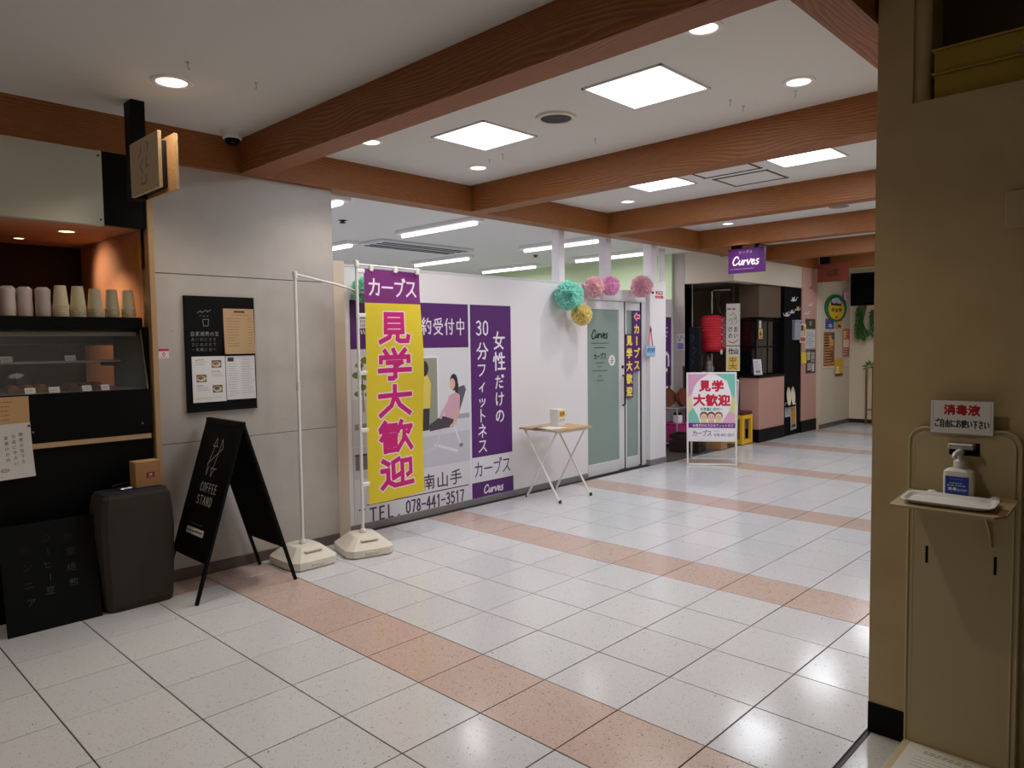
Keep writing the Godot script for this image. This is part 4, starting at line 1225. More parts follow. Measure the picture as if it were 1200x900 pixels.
func coffee_wall_things() -> void:
	var zr := -1.745
	# panelled wall
	var w := struct("wall_left", bx(-5.0, -4.807, -0.12, CEIL, -3.05, zr), M.charcoal, "warm grey laminate wall with panel joints behind the menu board")
	for r in [[0.0, 0.893], [0.897, 1.983], [1.988, CEIL]]:
		part("wall_panel", bx(-4.807, -4.80, r[0], r[1], -3.05, zr, 0.001), M.laminate, w)
	part("corner_strip", bx(-5.0, -4.799, 0, CEIL, -3.055, -3.049), M.laminate, w)
	struct("baseboard_left", bx(-4.80, -4.788, 0, 0.075, -3.05, zr, 0.003), M.brown_base, "brown skirting under the grey laminate wall")
	# scuffs on the panels: thin flat smears
	var sc := mat("scuff", rgb(182, 170, 160), 0.6)
	for s in [[1.32, -2.30, 0.05, 0.006, 0.1], [1.22, -2.74, 0.09, 0.005, -0.1], [1.62, -1.86, 0.02, 0.012, 0.3], [0.99, -2.62, 0.07, 0.004, 0.1], [0.955, -2.86, 0.06, 0.004, 0.0], [1.05, -2.70, 0.05, 0.005, 0.2], [1.41, -2.06, 0.3, 0.003, 0.0]]:
		var o := part("scuff_mark", G.new().box(Vector3.ZERO, Vector3(s[2], s[3], 0.0006)), sc, w)
		o.position = Vector3(-4.7997, s[0], s[1])
		o.rotation = Vector3(0, QUARTER, s[4])

	var si := canvas(100, 80, rgb(232, 226, 226))
	si.fill_rect(Rect2i(0, 0, 100, 18), rgb(196, 40, 50))
	oval(si, 50, 44, 16, 16, rgb(206, 90, 96))
	oval(si, 50, 44, 8, 8, rgb(232, 226, 226))
	small_print(si, 14, 70, 76, 1, 6, 4, rgb(120, 110, 110), 4)
	solo("small_sticker", G.new().panel(0.062, 0.062, 0.001), printed(si), "small red and white no-smoking sticker on the grey wall", "sticker", Vector3(-4.799, 1.475, -1.80), QUARTER)

	# menu board and the sheets on it
	var mb := thing("menu_board", "black chalk menu board with paper sheets on the grey wall", "menu board", Vector3(-4.799, 1.470, -2.168), QUARTER)
	part("board", G.new().panel(0.475, 0.758, 0.018, Vector3(0, 0, 0.009)), dull(printed(print_menu_board(), 0.7)), mb)
	part("ledge", G.new().box(Vector3(0, -0.376, 0.012), Vector3(0.475, 0.012, 0.026), 0.002), M.black_paint, mb)
	solo("kraft_menu", G.new().panel(0.215, 0.305, 0.001, Vector3.ZERO, 0.012, 6), printed(print_kraft_menu(), 0.85), "brown kraft menu sheet at the top of the black board", "menu", Vector3(-4.778, 1.618, -2.292), QUARTER)
	solo("photo_menu", G.new().panel(0.222, 0.302, 0.001, Vector3.ZERO, 0.003, 4), printed(print_photo_menu(), 0.5), "white menu sheet with three food photos on the black board", "menu", Vector3(-4.778, 1.302, -2.076), QUARTER)
	solo("list_menu", G.new().panel(0.205, 0.295, 0.001, Vector3.ZERO, 0.004, 4), printed(print_list_menu(), 0.5), "white menu sheet of printed lists on the black board", "menu", Vector3(-4.778, 1.305, -2.294), QUARTER)

	# A-frame board
	var af := thing("sandwich_board", "black folding sandwich board reading coffee stand", "sandwich board", Vector3(-4.495, 0, -2.045))
	for s in [1.0, -1.0]:
		var ang: float = atan2(0.32, 1.045) * s
		# each half leans towards the ridge
		var xf := Transform3D(Basis(Vector3.RIGHT, -ang), Vector3(0, 0.0, 0.32 * s))
		var g := G.new()
		for q in [-1.0, 1.0]:
			g.box(Vector3(q * 0.24, 0.545, 0), Vector3(0.022, 1.09, 0.020), 0.003, xf)
		g.box(Vector3(0, 1.08, 0), Vector3(0.50, 0.024, 0.020), 0.003, xf)
		g.box(Vector3(0, 0.245, 0), Vector3(0.46, 0.02, 0.018), 0.003, xf)
		var fr := part("frame", g, M.black_paint, af)
		if s > 0.0:
			var p := part("front_board", G.new().panel(0.462, 0.832, 0.008, Vector3(0, 0.662, 0.003)), dull(printed(print_aframe(), 0.6)), af, "black board with white line logo")
			p.transform = xf
		else:
			part("rear_board", G.new().box(Vector3(0, 0.662, 0), Vector3(0.462, 0.832, 0.008), 0.0, xf), M.black_matte, af)
	part("hinge", G.new().box(Vector3(0, 1.045, 0), Vector3(0.5, 0.02, 0.03), 0.003), M.black_paint, af)

	# projecting sign box hung from the ceiling on a black bracket
	var ps := thing("projecting_sign", "hanging double sign of two pale wooden plates on a black bracket", "sign", Vector3(-4.178, 2.353, -1.555))
	var pi := canvas(280, 240, rgb(222, 202, 172))
	var ink := rgb(128, 104, 78)
	for s in [[96, 30, 92, 60, 70, 80], [150, 24, 168, 40, 158, 66], [110, 90, 86, 120, 104, 150], [150, 84, 146, 134, 164, 128], [92, 168, 94, 200, 130, 202, 130, 172], [146, 168, 146, 206]]:
		var p := PackedVector2Array()
		for k in s.size() / 2:
			p.append(Vector2(s[k * 2] + 20, s[k * 2 + 1]))
		line(pi, p, 5, ink)
	for s in [1.0, -1.0]:
		var zc: float = 0.042 * s
		var pl := part("plate", G.new().uvbox(Vector3(0, 0.145, zc), Vector3(0.40, 0.29, 0.018), 0, 1.2, 0.5), M.pale_wood, ps)
		part("face_print", G.new().panel(0.398, 0.288, 0.001, Vector3(0, 0.145, 0.0)), printed(pi, 0.7), pl, "pale face with brown line marks").transform = Transform3D(Basis(Vector3.UP, 0.0 if s > 0 else PI), Vector3(0, 0, zc + 0.0096 * s))
	part("core", G.new().box(Vector3(-0.04, 0.145, 0), Vector3(0.28, 0.25, 0.064), 0.002), M.black_paint, ps)
	part("bracket", G.new().box(Vector3(-0.255, 0.2735, 0), Vector3(0.11, 0.547, 0.075), 0.003), M.black_paint, ps)
	part("bracket_foot", G.new().box(Vector3(-0.19, 0.20, 0), Vector3(0.14, 0.10, 0.06), 0.003), M.black_paint, ps)


# ------------------------------------------------------------------ white partition, door and pillar
const QUARTER := PI / 2


func partition_and_door() -> void:
	var top := 2.15
	var wx := -4.95
	var p := struct("wall_partition", bx(-5.0, wx, 0, top, -6.335, -3.22), M.white_paint, "long white partition wall of the gym")
	part("end_trim", bx(-5.0, -4.90, 0, top + 0.02, -3.22, -3.05, 0.004), M.cream_trim, p, "cream board closing the partition end")
	part("top_cap", bx(-5.01, wx + 0.004, top - 0.018, top + 0.004, -6.335, -3.22, 0.002), M.grey_white, p)
	for z in [[-5.88, -5.97], [-6.70, -6.80]]:
		part("post", bx(-5.06, -4.955, top if z[0] > -6.0 else 2.116, 2.78, z[1], z[0], 0.003), M.white_paint, p)
	struct("baseboard_partition", bx(wx - 0.01, wx + 0.008, 0, 0.062, -6.335, -3.22, 0.003), M.grey_base, "grey skirting along the white partition")
	# the pillar past the door
	var pil := struct("wall_pillar", bx(-5.05, -4.90, 0, 2.20, -7.85, -7.50), M.white_paint, "white pillar between the glass door and the eatery")
	struct("baseboard_pillar", bx(-5.05, -4.892, 0, 0.07, -7.855, -7.495, 0.003), M.grey_base, "grey skirting round the white pillar")
	part("post", bx(-5.05, -4.93, 2.20, 2.78, -7.70, -7.58, 0.003), M.white_paint, pil)
	struct("wall_alcove", bx(-5.78, -5.72, 0, 2.12, -9.39, -7.85), M.white_paint, "white side wall of the alcove next to the pillar")
	struct("wall_alcove_side", bx(-5.78, -5.05, 0, 2.12, -7.85, -7.80), M.white_paint)
	# hanging white sheet corner above the pillar
	var hs := thing("hanging_sheet", "white hanging sheet above the pillar with a small glowing corner sign", "sheet", Vector3(-5.02, 2.12, -7.95), QUARTER)
	part("cloth", G.new().prism(PackedVector2Array([Vector2(-0.07, 0.56), Vector2(0.07, 0.56), Vector2(0.06, 0.16), Vector2(-0.02, 0.12), Vector2(-0.07, 0.14)]), -0.003, 0.003), M.white_paint, hs)
	part("small_sign", G.new().box(Vector3(0.01, 0.05, 0), Vector3(0.12, 0.16, 0.02), 0.004), M.white_plastic, hs)

	# the glass door: sliding leaf and side leaf in a white frame
	var d := struct("door_1", null, null, "white framed glass door of the gym with green tinted panes")
	var x0 := -5.03
	var x1 := -4.955
	part("head_rail", bx(x0, x1, 2.0, 2.115, -7.50, -6.335, 0.003), M.white_paint, d)
	part("head_track", bx(x0 + 0.005, x1 + 0.006, 1.982, 2.0, -7.50, -6.335, 0.002), M.grey_white, d)
	part("jamb", bx(x0, x1, 0, 2.0, -7.50, -7.415, 0.003), M.grey_white, d)
	part("jamb", bx(x0, x1, 0, 2.0, -6.345, -6.335, 0.001), M.cream_trim, d)
	part("sill", bx(x0, x1 + 0.01, 0, 0.012, -7.5, -6.335, 0.002), M.charcoal, d)
	for l in [[-6.345, -7.062, 0.0], [-7.082, -7.405, -0.012]]:
		var g := G.new()
		var fx: float = -4.985 + l[2]
		var z0: float = l[0]
		var z1: float = l[1]
		var st := 0.045 if absf(z1 - z0) < 0.5 else 0.05
		var zl := z0 - (0.022 if l[2] == 0.0 else st)
		var zr := z1 + (0.105 if l[2] == 0.0 else 0.04)
		g.box(Vector3(fx, 1.0, (z0 + zl) / 2), Vector3(0.035, 1.96, absf(z0 - zl)), 0.002)
		g.box(Vector3(fx, 1.0, (z1 + zr) / 2), Vector3(0.035, 1.96, absf(zr - z1)), 0.002)
		g.box(Vector3(fx, 1.93, (zl + zr) / 2), Vector3(0.034, 0.10, absf(zl - zr)), 0.002)
		g.box(Vector3(fx, 0.075, (zl + zr) / 2), Vector3(0.034, 0.13, absf(zl - zr)), 0.002)
		var leaf := part("leaf", g, M.grey_white, d)
		part("pane", G.new().box(Vector3(fx, 1.01, (zl + zr) / 2), Vector3(0.006, 1.75, absf(zl - zr) + 0.01)), M.green_glass, leaf, "green tinted glass pane")
		if l[2] == 0.0:
			var h := G.new()
			h.tube([Vector3(fx + 0.02, 1.12, z1 + 0.035), Vector3(fx + 0.05, 1.11, z1 + 0.035), Vector3(fx + 0.05, 0.78, z1 + 0.035), Vector3(fx + 0.02, 0.77, z1 + 0.035)], 0.012, 10)
			part("handle", h, M.dark_metal, leaf, "dark upright pull handle")
			part("lock", G.new().lathe([Vector2(0.018, 0.0), Vector2(0.018, 0.01), Vector2(0, 0.012)], 16, Transform3D(Basis(Vector3.BACK, -QUARTER), Vector3(fx + 0.017, 1.22, z1 + 0.04))), M.dark_metal, leaf)
	part("gap_strip", bx(-5.01, -4.967, 0.012, 1.98, -7.081, -7.063), M.black_matte, d)
	part("edge_strip", bx(-5.01, -4.968, 0.012, 1.98, -7.414, -7.406), M.black_matte, d)


# flat letter shapes cut from film, as thin ribbons on the local x-y plane
func cut_letters(g: G, s: String, x: float, y: float, w: float, h: float, weight: float, pitch: float, vertical := false) -> void:
	for i in s.length():
		var strokes: Array = GL.get(s[i], [])
		if s[i] == "ー" and vertical:
			strokes = [[50, 8, 50, 92]]
		var ox := x if vertical else x + i * pitch
		var oy := y - i * pitch if vertical else y
		for st in strokes:
			var pts := []
			for k in st.size() / 2:
				pts.append(Vector2(ox + st[k * 2] * w / 100.0, oy - st[k * 2 + 1] * h / 100.0))
			ribbon(g, pts, weight)


func ribbon(g: G, pts: Array, weight: float) -> void:
	for k in pts.size() - 1:
		var a: Vector2 = pts[k]
		var b: Vector2 = pts[k + 1]
		var d := (b - a).normalized() * weight * 0.5
		var n := Vector2(-d.y, d.x)
		a -= d * 0.8
		b += d * 0.8
		g.quad(Vector3(a.x - n.x, a.y - n.y, 0), Vector3(b.x - n.x, b.y - n.y, 0), Vector3(b.x + n.x, b.y + n.y, 0), Vector3(a.x + n.x, a.y + n.y, 0))


# ------------------------------------------------------------------ prints of the partition
func print_title() -> Image:
	var i := canvas(640, 196, rgb(84, 26, 108))
	text(i, "無料  予約受付中", 30, 62, 60, 80, 6.5, rgb(236, 230, 240), 66.5)
	return i


func print_slogan() -> Image:
	var i := canvas(400, 1060, rgb(84, 26, 108))
	var w := rgb(240, 236, 244)
	text(i, "30", 44, 106, 70, 108, 12.0, w, 66.0)
	glyph(i, "分", 52, 256, 118, 128, 12.0, w)
	text(i, "フィットネス", 56, 400, 92, 100, 10.0, w, 107.0, true)
	text(i, "女性", 214, 178, 128, 138, 14.0, w, 148.0, true)
	text(i, "だけの", 230, 490, 94, 108, 11.0, w, 120.0, true)
	return i


func print_photo() -> Image:
	# a flat printed picture: gym interior, a person in yellow standing, a person in pink seated on a machine
	var i := canvas(640, 526, rgb(214, 214, 222))
	i.fill_rect(Rect2i(0, 0, 640, 300), rgb(220, 221, 228))
	poly(i, [0, 396, 640, 380, 640, 526, 0, 526], rgb(198, 200, 210))
	i.fill_rect(Rect2i(330, 36, 120, 320), rgb(150, 154, 140))
	i.fill_rect(Rect2i(326, 30, 130, 8), rgb(236, 236, 240))
	i.fill_rect(Rect2i(448, 30, 8, 330), rgb(236, 236, 240))
	i.fill_rect(Rect2i(560, 300, 80, 22), rgb(170, 170, 182))
	i.fill_rect(Rect2i(0, 200, 300, 190), rgb(204, 204, 210))
	i.fill_rect(Rect2i(10, 300, 120, 24), rgb(150, 140, 146))
	i.fill_rect(Rect2i(10, 430, 130, 60), rgb(122, 108, 116))
	i.fill_rect(Rect2i(8, 424, 140, 8), rgb(72, 64, 70))
	# plant at the left
	for s in [[40, 60, 20], [70, 40, 24], [26, 100, 22], [76, 108, 24], [50, 150, 22], [30, 176, 18], [80, 180, 18]]:
		oval(i, s[0], s[1], s[2], s[2] * 0.6, rgb(110, 128, 70))
	line(i, PackedVector2Array([Vector2(50, 60), Vector2(56, 250)]), 5, rgb(100, 92, 70))
	# standing helper in yellow
	poly(i, [352, 120, 392, 112, 412, 150, 404, 262, 352, 266], rgb(226, 204, 96))
	poly(i, [356, 262, 402, 262, 396, 360, 360, 360], rgb(58, 50, 58))
	oval(i, 376, 84, 22, 34, rgb(56, 40, 40))
	# machine
	line(i, PackedVector2Array([Vector2(430, 430), Vector2(560, 470)]), 12, rgb(226, 226, 230))
	line(i, PackedVector2Array([Vector2(470, 330), Vector2(440, 440), Vector2(350, 460)]), 12, rgb(206, 206, 212))
	line(i, PackedVector2Array([Vector2(540, 340), Vector2(580, 440)]), 10, rgb(226, 226, 232))
	oval(i, 584, 446, 12, 9, rgb(120, 120, 128))
	poly(i, [560, 178, 610, 168, 620, 190, 560, 330, 528, 336], rgb(92, 92, 104))
	# seated person
	poly(i, [516, 212, 560, 196, 582, 214, 578, 296, 556, 340, 486, 326, 492, 276], rgb(214, 168, 186))
	poly(i, [470, 300, 540, 322, 540, 356, 470, 360, 400, 366, 396, 338], rgb(74, 66, 74))
	line(i, PackedVector2Array([Vector2(566, 290), Vector2(540, 344), Vector2(524, 352)]), 13, rgb(224, 180, 160))
	line(i, PackedVector2Array([Vector2(504, 250), Vector2(464, 308)]), 15, rgb(214, 168, 186))
	oval(i, 546, 152, 24, 38, rgb(44, 34, 38))
	oval(i, 537, 160, 17, 26, rgb(226, 184, 164))
	poly(i, [556, 150, 574, 160, 570, 206, 552, 196], rgb(44, 34, 38))
	return i


func print_phone() -> Image:
	var i := canvas(640, 222, rgb(218, 218, 226))
	var k := rgb(58, 36, 72)
	i.fill_rect(Rect2i(20, 138, 30, 6), k)
	text(i, "南山手", 352, 30, 74, 82, 7.0, k, 80.0)
	i.fill_rect(Rect2i(60, 122, 570, 5), k)
	text(i, "TEL.", 70, 140, 40, 66, 7.5, k, 44.0)
	text(i, "078-441-3517", 256, 140, 32, 64, 7.5, k, 28.4)
	return i


func print_name() -> Image:
	var i := canvas(320, 110, rgb(224, 224, 232))
	text(i, "カーブス", 12, 14, 70, 82, 7.0, rgb(66, 40, 82), 74.0)
	return i


func print_logo() -> Image:
	var i := canvas(320, 112, rgb(84, 26, 108))
	script_logo(i, 84, 18, 0.58, 8.0, rgb(238, 230, 240))
	small_print(i, 78, 88, 160, 1, 8, 3, rgb(170, 140, 184), 3)
	return i


func print_banner() -> Image:
	var i := canvas(384, 1264, rgb(228, 204, 44))
	var w := rgb(240, 226, 232)
	i.fill_rect(Rect2i(0, 0, 384, 180), rgb(122, 36, 116))
	text(i, "カーブス", 22, 42, 84, 104, 11.0, rgb(240, 226, 240), 86.0)
	var y := 226.0
	for ch in ["見", "学", "大", "歓", "迎"]:
		glyph(i, ch, 74, y, 234, 178, 40.0, w)
		glyph(i, ch, 74, y, 234, 178, 27.0, rgb(206, 24, 122))
		y += 200
	return i


func print_door_strip(s: String, arrow: bool) -> Image:
	var n := s.length() + (1 if arrow else 0)
	var i := canvas(100, 110 * n, rgb(84, 26, 108))
	var y := 0.0
	if arrow:
		poly(i, [8, 54, 52, 12, 52, 34, 94, 34, 94, 74, 52, 74, 52, 96], rgb(240, 220, 226))
		poly(i, [18, 54, 48, 26, 48, 42, 88, 42, 88, 66, 48, 66, 48, 82], rgb(214, 30, 50))
		y = 110
	for k in s.length():
		glyph(i, s[k], 12, y + 12, 76, 86, 14.0, rgb(246, 222, 80), false)
		y += 110
	return i


func print_stand() -> Image:
	var i := canvas(480, 672, rgb(240, 236, 244))
	# soft coloured corners of the printed frame
	poly(i, [0, 0, 200, 0, 90, 90, 40, 200, 0, 240], rgb(226, 168, 204))
	poly(i, [480, 0, 280, 0, 400, 70, 440, 210, 480, 250], rgb(122, 204, 190))
	poly(i, [0, 240, 40, 200, 60, 330, 0, 400], rgb(238, 220, 176))
	poly(i, [0, 400, 60, 330, 120, 500, 0, 500], rgb(128, 206, 190))
	poly(i, [480, 250, 440, 210, 420, 380, 480, 420], rgb(214, 222, 160))
	poly(i, [480, 420, 420, 380, 340, 500, 480, 500], rgb(228, 178, 206))
	oval(i, 240, 250, 204, 240, rgb(246, 244, 248))
	var red := rgb(206, 22, 62)
	text(i, "見学", 110, 66, 124, 112, 20.0, red, 132.0)
	text(i, "大歓迎", 52, 208, 122, 118, 20.0, red, 128.0)
	text(i, "お気軽に店内へ", 124, 342, 30, 34, 4.6, rgb(40, 150, 120), 33.0)
	# three simple cheerful faces
	for f in [[160, rgb(120, 70, 44)], [236, rgb(104, 58, 40)], [312, rgb(150, 96, 60)]]:
		oval(i, f[0], 428, 42, 44, f[1])
		oval(i, f[0], 438, 34, 34, rgb(246, 208, 180))
		oval(i, f[0] - 12, 434, 3.5, 5, rgb(60, 40, 36))
		oval(i, f[0] + 12, 434, 3.5, 5, rgb(60, 40, 36))
		line(i, PackedVector2Array([Vector2(f[0] - 8, 452), Vector2(f[0], 457), Vector2(f[0] + 8, 452)]), 3, rgb(190, 70, 70))
		i.fill_rect(Rect2i(f[0] - 30, 470, 60, 30), rgb(236, 180, 200) if f[0] == 236 else rgb(222, 226, 140))
	i.fill_rect(Rect2i(0, 500, 480, 50), rgb(122, 40, 140))
	text(i, "女性だけの30分フィットネス", 44, 510, 27, 30, 4.0, rgb(244, 236, 246), 30.0)
	text(i, "カーブス", 40, 574, 50, 62, 5.5, rgb(70, 40, 88), 50.0)
	text(i, "078-441-3517", 266, 606, 18, 30, 3.4, rgb(60, 44, 80), 17.0)
	small_print(i, 262, 580, 60, 1, 8, 3, rgb(90, 70, 110), 6)
	return i


func wall_sheet(parent: Node, called: String, img: Image, y0: float, y1: float, z0: float, z1: float, wx: float, label := "") -> void:
	# z0 is the near (reading-left) edge; parent's origin is at (wx, 0, 0) turned to face +x
	var o := part(called, G.new().panel(absf(z1 - z0), y1 - y0, 0.0016, Vector3(-(z0 + z1) / 2, (y0 + y1) / 2, 0.0008)), printed(img, 0.5), parent, label)


func partition_things() -> void:
	# the big wall advert, in its pieces
	var t := thing("wall_advert", "large purple and white advert with a photo and phone number on the white partition", "advert", Vector3(-4.949, 0, 0), QUARTER)
	wall_sheet(t, "title_panel", print_title(), 1.482, 1.874, -3.29, -4.565, -4.95, "purple panel with white lettering")
	wall_sheet(t, "photo_print", print_photo(), 0.43, 1.468, -3.29, -4.565, -4.95, "printed gym photo with a seated person in pink")
	wall_sheet(t, "phone_panel", print_phone(), 0.03, 0.43, -3.29, -4.565, -4.95, "white panel with a telephone number")
	wall_sheet(t, "slogan_panel", print_slogan(), 0.447, 1.874, -4.592, -5.13, -4.95, "tall purple panel with two columns of white lettering")
	wall_sheet(t, "name_panel", print_name(), 0.225, 0.435, -4.592, -5.13, -4.95, "white strip with purple lettering")
	wall_sheet(t, "logo_panel", print_logo(), 0.022, 0.208, -4.585, -5.14, -4.95, "purple box with a white script logo")

	# lettering on the door glass
	var dl := thing("door_lettering", "dark script logo and small lettering on the glass door", "lettering", Vector3(-4.978, 0, 0), QUARTER)
	var g := G.new()
	for s in [[64, 26, 56, 10, 38, 12, 20, 34, 10, 62, 16, 84, 34, 88, 58, 72], [76, 46, 68, 72, 76, 88, 90, 78, 104, 46], [104, 46, 98, 86], [122, 48, 114, 88], [117, 66, 130, 50, 144, 52], [152, 44, 160, 88, 188, 40], [194, 70, 220, 60, 216, 46, 202, 48, 192, 72, 202, 90, 226, 80], [262, 44, 244, 48, 240, 60, 258, 72, 252, 88, 232, 92]]:
		var pts := []
		for k in s.size() / 2:
			pts.append(Vector2(6.45 + s[k * 2] * 0.00115, 1.66 - s[k * 2 + 1] * 0.00115 * (1.1 if s[k * 2] < 70 else 1.0)))
		ribbon(g, pts, 0.012)
	part("script_logo", g, M.near_black, dl)
	g = G.new()
	cut_letters(g, "カーブス", 6.49, 1.39, 0.055, 0.075, 0.007, 0.06)
	part("shop_name", g, M.near_black, dl)
	g = G.new()
	var r := RandomNumberGenerator.new()
	r.seed = 5
	for row in [[1.50, 6.44, 6.76], [1.45, 6.50, 6.72], [1.28, 6.53, 6.68], [1.235, 6.56, 6.62], [1.19, 6.47, 6.74], [1.13, 6.57, 6.64], [1.08, 6.55, 6.66]]:
		var x: float = row[1]
		while x < row[2]:
			var l := r.randf_range(0.006, 0.016)
			ribbon(g, [Vector2(x, row[0]), Vector2(x + l, row[0])], 0.007)
			x += l + 0.009
	tag(part("small_print", g, M.charcoal, dl), "", "", "", "stuff")
	var st := thing("round_sticker", "round white sticker on the glass door", "sticker", Vector3(-4.979, 1.30, -6.83), QUARTER)
	part("disc", G.new().lathe([Vector2(0.062, 0), Vector2(0.062, 0.0015), Vector2(0, 0.0015)], 28, Transform3D(Basis(Vector3.RIGHT, QUARTER), Vector3.ZERO)), M.white_plastic, st)
	g = G.new()
	for s in [[-0.02, 0.03, 0.02, 0.02], [-0.03, 0.0, 0.03, 0.0], [0.0, 0.04, 0.0, -0.035], [-0.025, -0.03, 0.025, -0.02]]:
		ribbon(g, [Vector2(s[0], s[1]), Vector2(s[2], s[3])], 0.008)
	var mk := part("mark", g, M.purple, st)
	mk.position.z = 0.002

	# purple strips on the side leaf
	var a := solo("door_strip", G.new().panel(0.155, 0.72, 0.0016), printed(print_door_strip("カーブス", true)), "purple strip with a red arrow over yellow letters on the door side leaf", "sign", Vector3(-4.972, 1.52, -7.325), QUARTER, "purple door strips")
	var b := solo("door_strip", G.new().panel(0.155, 0.75, 0.0016), printed(print_door_strip("見学大歓迎", false)), "purple strip of five yellow characters, the lower of two on the door", "sign", Vector3(-4.9705, 1.225, -7.168), QUARTER, "purple door strips")

	# tissue pom-poms
	pompom("teal", rgb(188, 244, 234), Vector3(-4.80, 1.995, -5.852), 0.148, "large teal tissue pom-pom beside the yellow one", 1)
	pompom("yellow", rgb(255, 243, 184), Vector3(-4.79, 1.80, -6.045), 0.108, "yellow tissue pom-pom hanging under the teal one", 2)
	pompom("rose", rgb(252, 220, 227), Vector3(-4.83, 2.105, -6.309), 0.108, "dusty pink pom-pom between the teal and the bright pink ones", 3)
	pompom("pink", rgb(252, 208, 238), Vector3(-4.83, 2.132, -6.603), 0.106, "bright pink pom-pom above the glass door", 4)
	pompom("rose_b", rgb(252, 218, 228), Vector3(-4.80, 2.148, -7.177), 0.126, "dusty pink pom-pom on the corner by the pillar", 5)
	pompom("teal_b", rgb(184, 240, 222), Vector3(-4.84, 1.948, -3.36), 0.10, "green tissue pom-pom half hidden behind the yellow banner", 6)

	# things on the pillar
	var aed := canvas(200, 100, rgb(226, 226, 232))
	poly(aed, [20, 18, 32, 8, 44, 18, 56, 8, 68, 18, 62, 40, 44, 60, 26, 40], rgb(206, 30, 40))
	text(aed, "AED", 70, 10, 38, 46, 9.0, rgb(30, 34, 40), 38.0)
	aed.fill_rect(Rect2i(12, 68, 180, 30), rgb(196, 28, 56))
	small_print(aed, 30, 83, 150, 1, 8, 6, rgb(240, 220, 224), 8)
	solo("defibrillator_sign", G.new().panel(0.20, 0.10, 0.002), printed(aed), "small white and red sign with a heart on the pillar", "sign", Vector3(-4.898, 2.085, -7.70), QUARTER)
	solo("black_stud", G.new().lathe([Vector2(0.016, 0), Vector2(0.014, 0.008), Vector2(0, 0.01)], 14, Transform3D(Basis(Vector3.BACK, -QUARTER), Vector3.ZERO)), M.black_paint, "small black stud on the pillar beside the heart sign", "stud", Vector3(-4.90, 2.10, -7.56))
	var op := thing("open_sign", "small blue open sign hanging from a pink ribbon on the pillar", "sign", Vector3(-4.893, 1.40, -7.50), QUARTER)
	var oi := canvas(200, 130, rgb(150, 196, 232))
	text(oi, "OPEN", 18, 30, 36, 60, 10.0, rgb(40, 60, 120), 34.0)
	poly(oi, [160, 30, 190, 34, 178, 100], rgb(40, 60, 120))
	part("board", G.new().panel(0.20, 0.12, 0.008), printed(oi), op)
	part("ribbon", G.new().tube([Vector3(-0.055, 0.06, 0), Vector3(-0.012, 0.24, 0), Vector3(0, 0.30, 0), Vector3(0.012, 0.24, 0), Vector3(0.05, 0.06, 0)], 0.006, 6), mat("ribbon_pink", rgb(232, 130, 160), 0.6), op, "pink ribbon")
	part("bow", G.new().ball(Vector3(0, 0.25, 0.004), Vector3(0.018, 0.03, 0.01), 10), M.magenta, op)

	# folding side table with a box and leaflets
	var tb := thing("folding_table", "small folding table with a pale wooden top and white crossed legs", "table", Vector3(-4.63, 0, -5.42))
	part("tabletop", G.new().uvbox(Vector3(0, 0.682, 0), Vector3(0.48, 0.018, 0.54), 2, 1.2, 0.4), M.pale_wood, tb)
	for s in [-1.0, 1.0]:
		part("leg", G.new().tube([Vector3(0.245, 0.0, s * 0.235), Vector3(-0.20, 0.672, s * 0.235)], 0.011, 10), M.white_plastic, tb)
		part("leg", G.new().tube([Vector3(-0.20, 0.0, s * 0.215), Vector3(0.20, 0.672, s * 0.215)], 0.011, 10), M.white_plastic, tb)
		part("brace", G.new().tube([Vector3(s * 0.2, 0.66, -0.235), Vector3(s * 0.2, 0.66, 0.235)], 0.009, 8), M.white_plastic, tb)
		for q in [[0.245, 0.235], [-0.20, 0.215]]:
			part("foot", G.new().lathe([Vector2(0.013, 0.0), Vector2(0.015, 0.004), Vector2(0.014, 0.03)], 12, Transform3D(Basis.IDENTITY, Vector3(q[0], 0, s * q[1]))), M.charcoal, tb)
	var bi := canvas(120, 190, rgb(232, 230, 226))
	bi.fill_rect(Rect2i(10, 10, 100, 74), rgb(240, 200, 60))
	text(bi, "見学", 20, 26, 36, 46, 8, rgb(150, 70, 30), 42.0)
	text(bi, "カーブス", 16, 104, 20, 28, 3.5, rgb(90, 70, 110), 22.0)
	var cb := thing("leaflet_box", "white cardboard box with a yellow label on the folding table", "box", Vector3(-4.62, 0.6915, -5.44), QUARTER)
	part("carton", G.new().box(Vector3(0, 0.085, 0), Vector3(0.11, 0.17, 0.11), 0.002), M.white_paper, cb)
	part("front_print", G.new().panel(0.105, 0.16, 0.001, Vector3(0, 0.085, 0.0562)), printed(bi), cb, "yellow and white printed front")
	var lf := thing("leaflets", "loose white leaflets with a dark one underneath on the folding table", "leaflets", Vector3(-4.60, 0.6912, -5.27))
	part("dark_leaflet", G.new().box(Vector3(-0.05, 0.001, 0.02), Vector3(0.15, 0.002, 0.21), 0, Transform3D(Basis(Vector3.UP, 0.3), Vector3.ZERO)), M.charcoal, lf)
	part("leaflet", G.new().box(Vector3(0.03, 0.003, 0.0), Vector3(0.21, 0.002, 0.16), 0, Transform3D(Basis(Vector3.UP, -0.1), Vector3.ZERO)), M.white_paper, lf)
	part("leaflet", G.new().box(Vector3(0.05, 0.005, -0.03), Vector3(0.21, 0.002, 0.15), 0, Transform3D(Basis(Vector3.UP, 0.12), Vector3.ZERO)), M.white_paper, lf)

	# banner poles with water bases
	var e := banner_stand("bare white banner pole with a drooping arm in front of the coffee wall", Vector3(-4.545, 0, -2.59), 0.0, 2.01, true)
	var f := banner_stand("white banner pole carrying the tall yellow banner", Vector3(-4.47, 0, -3.04), -0.28, 2.11, false)
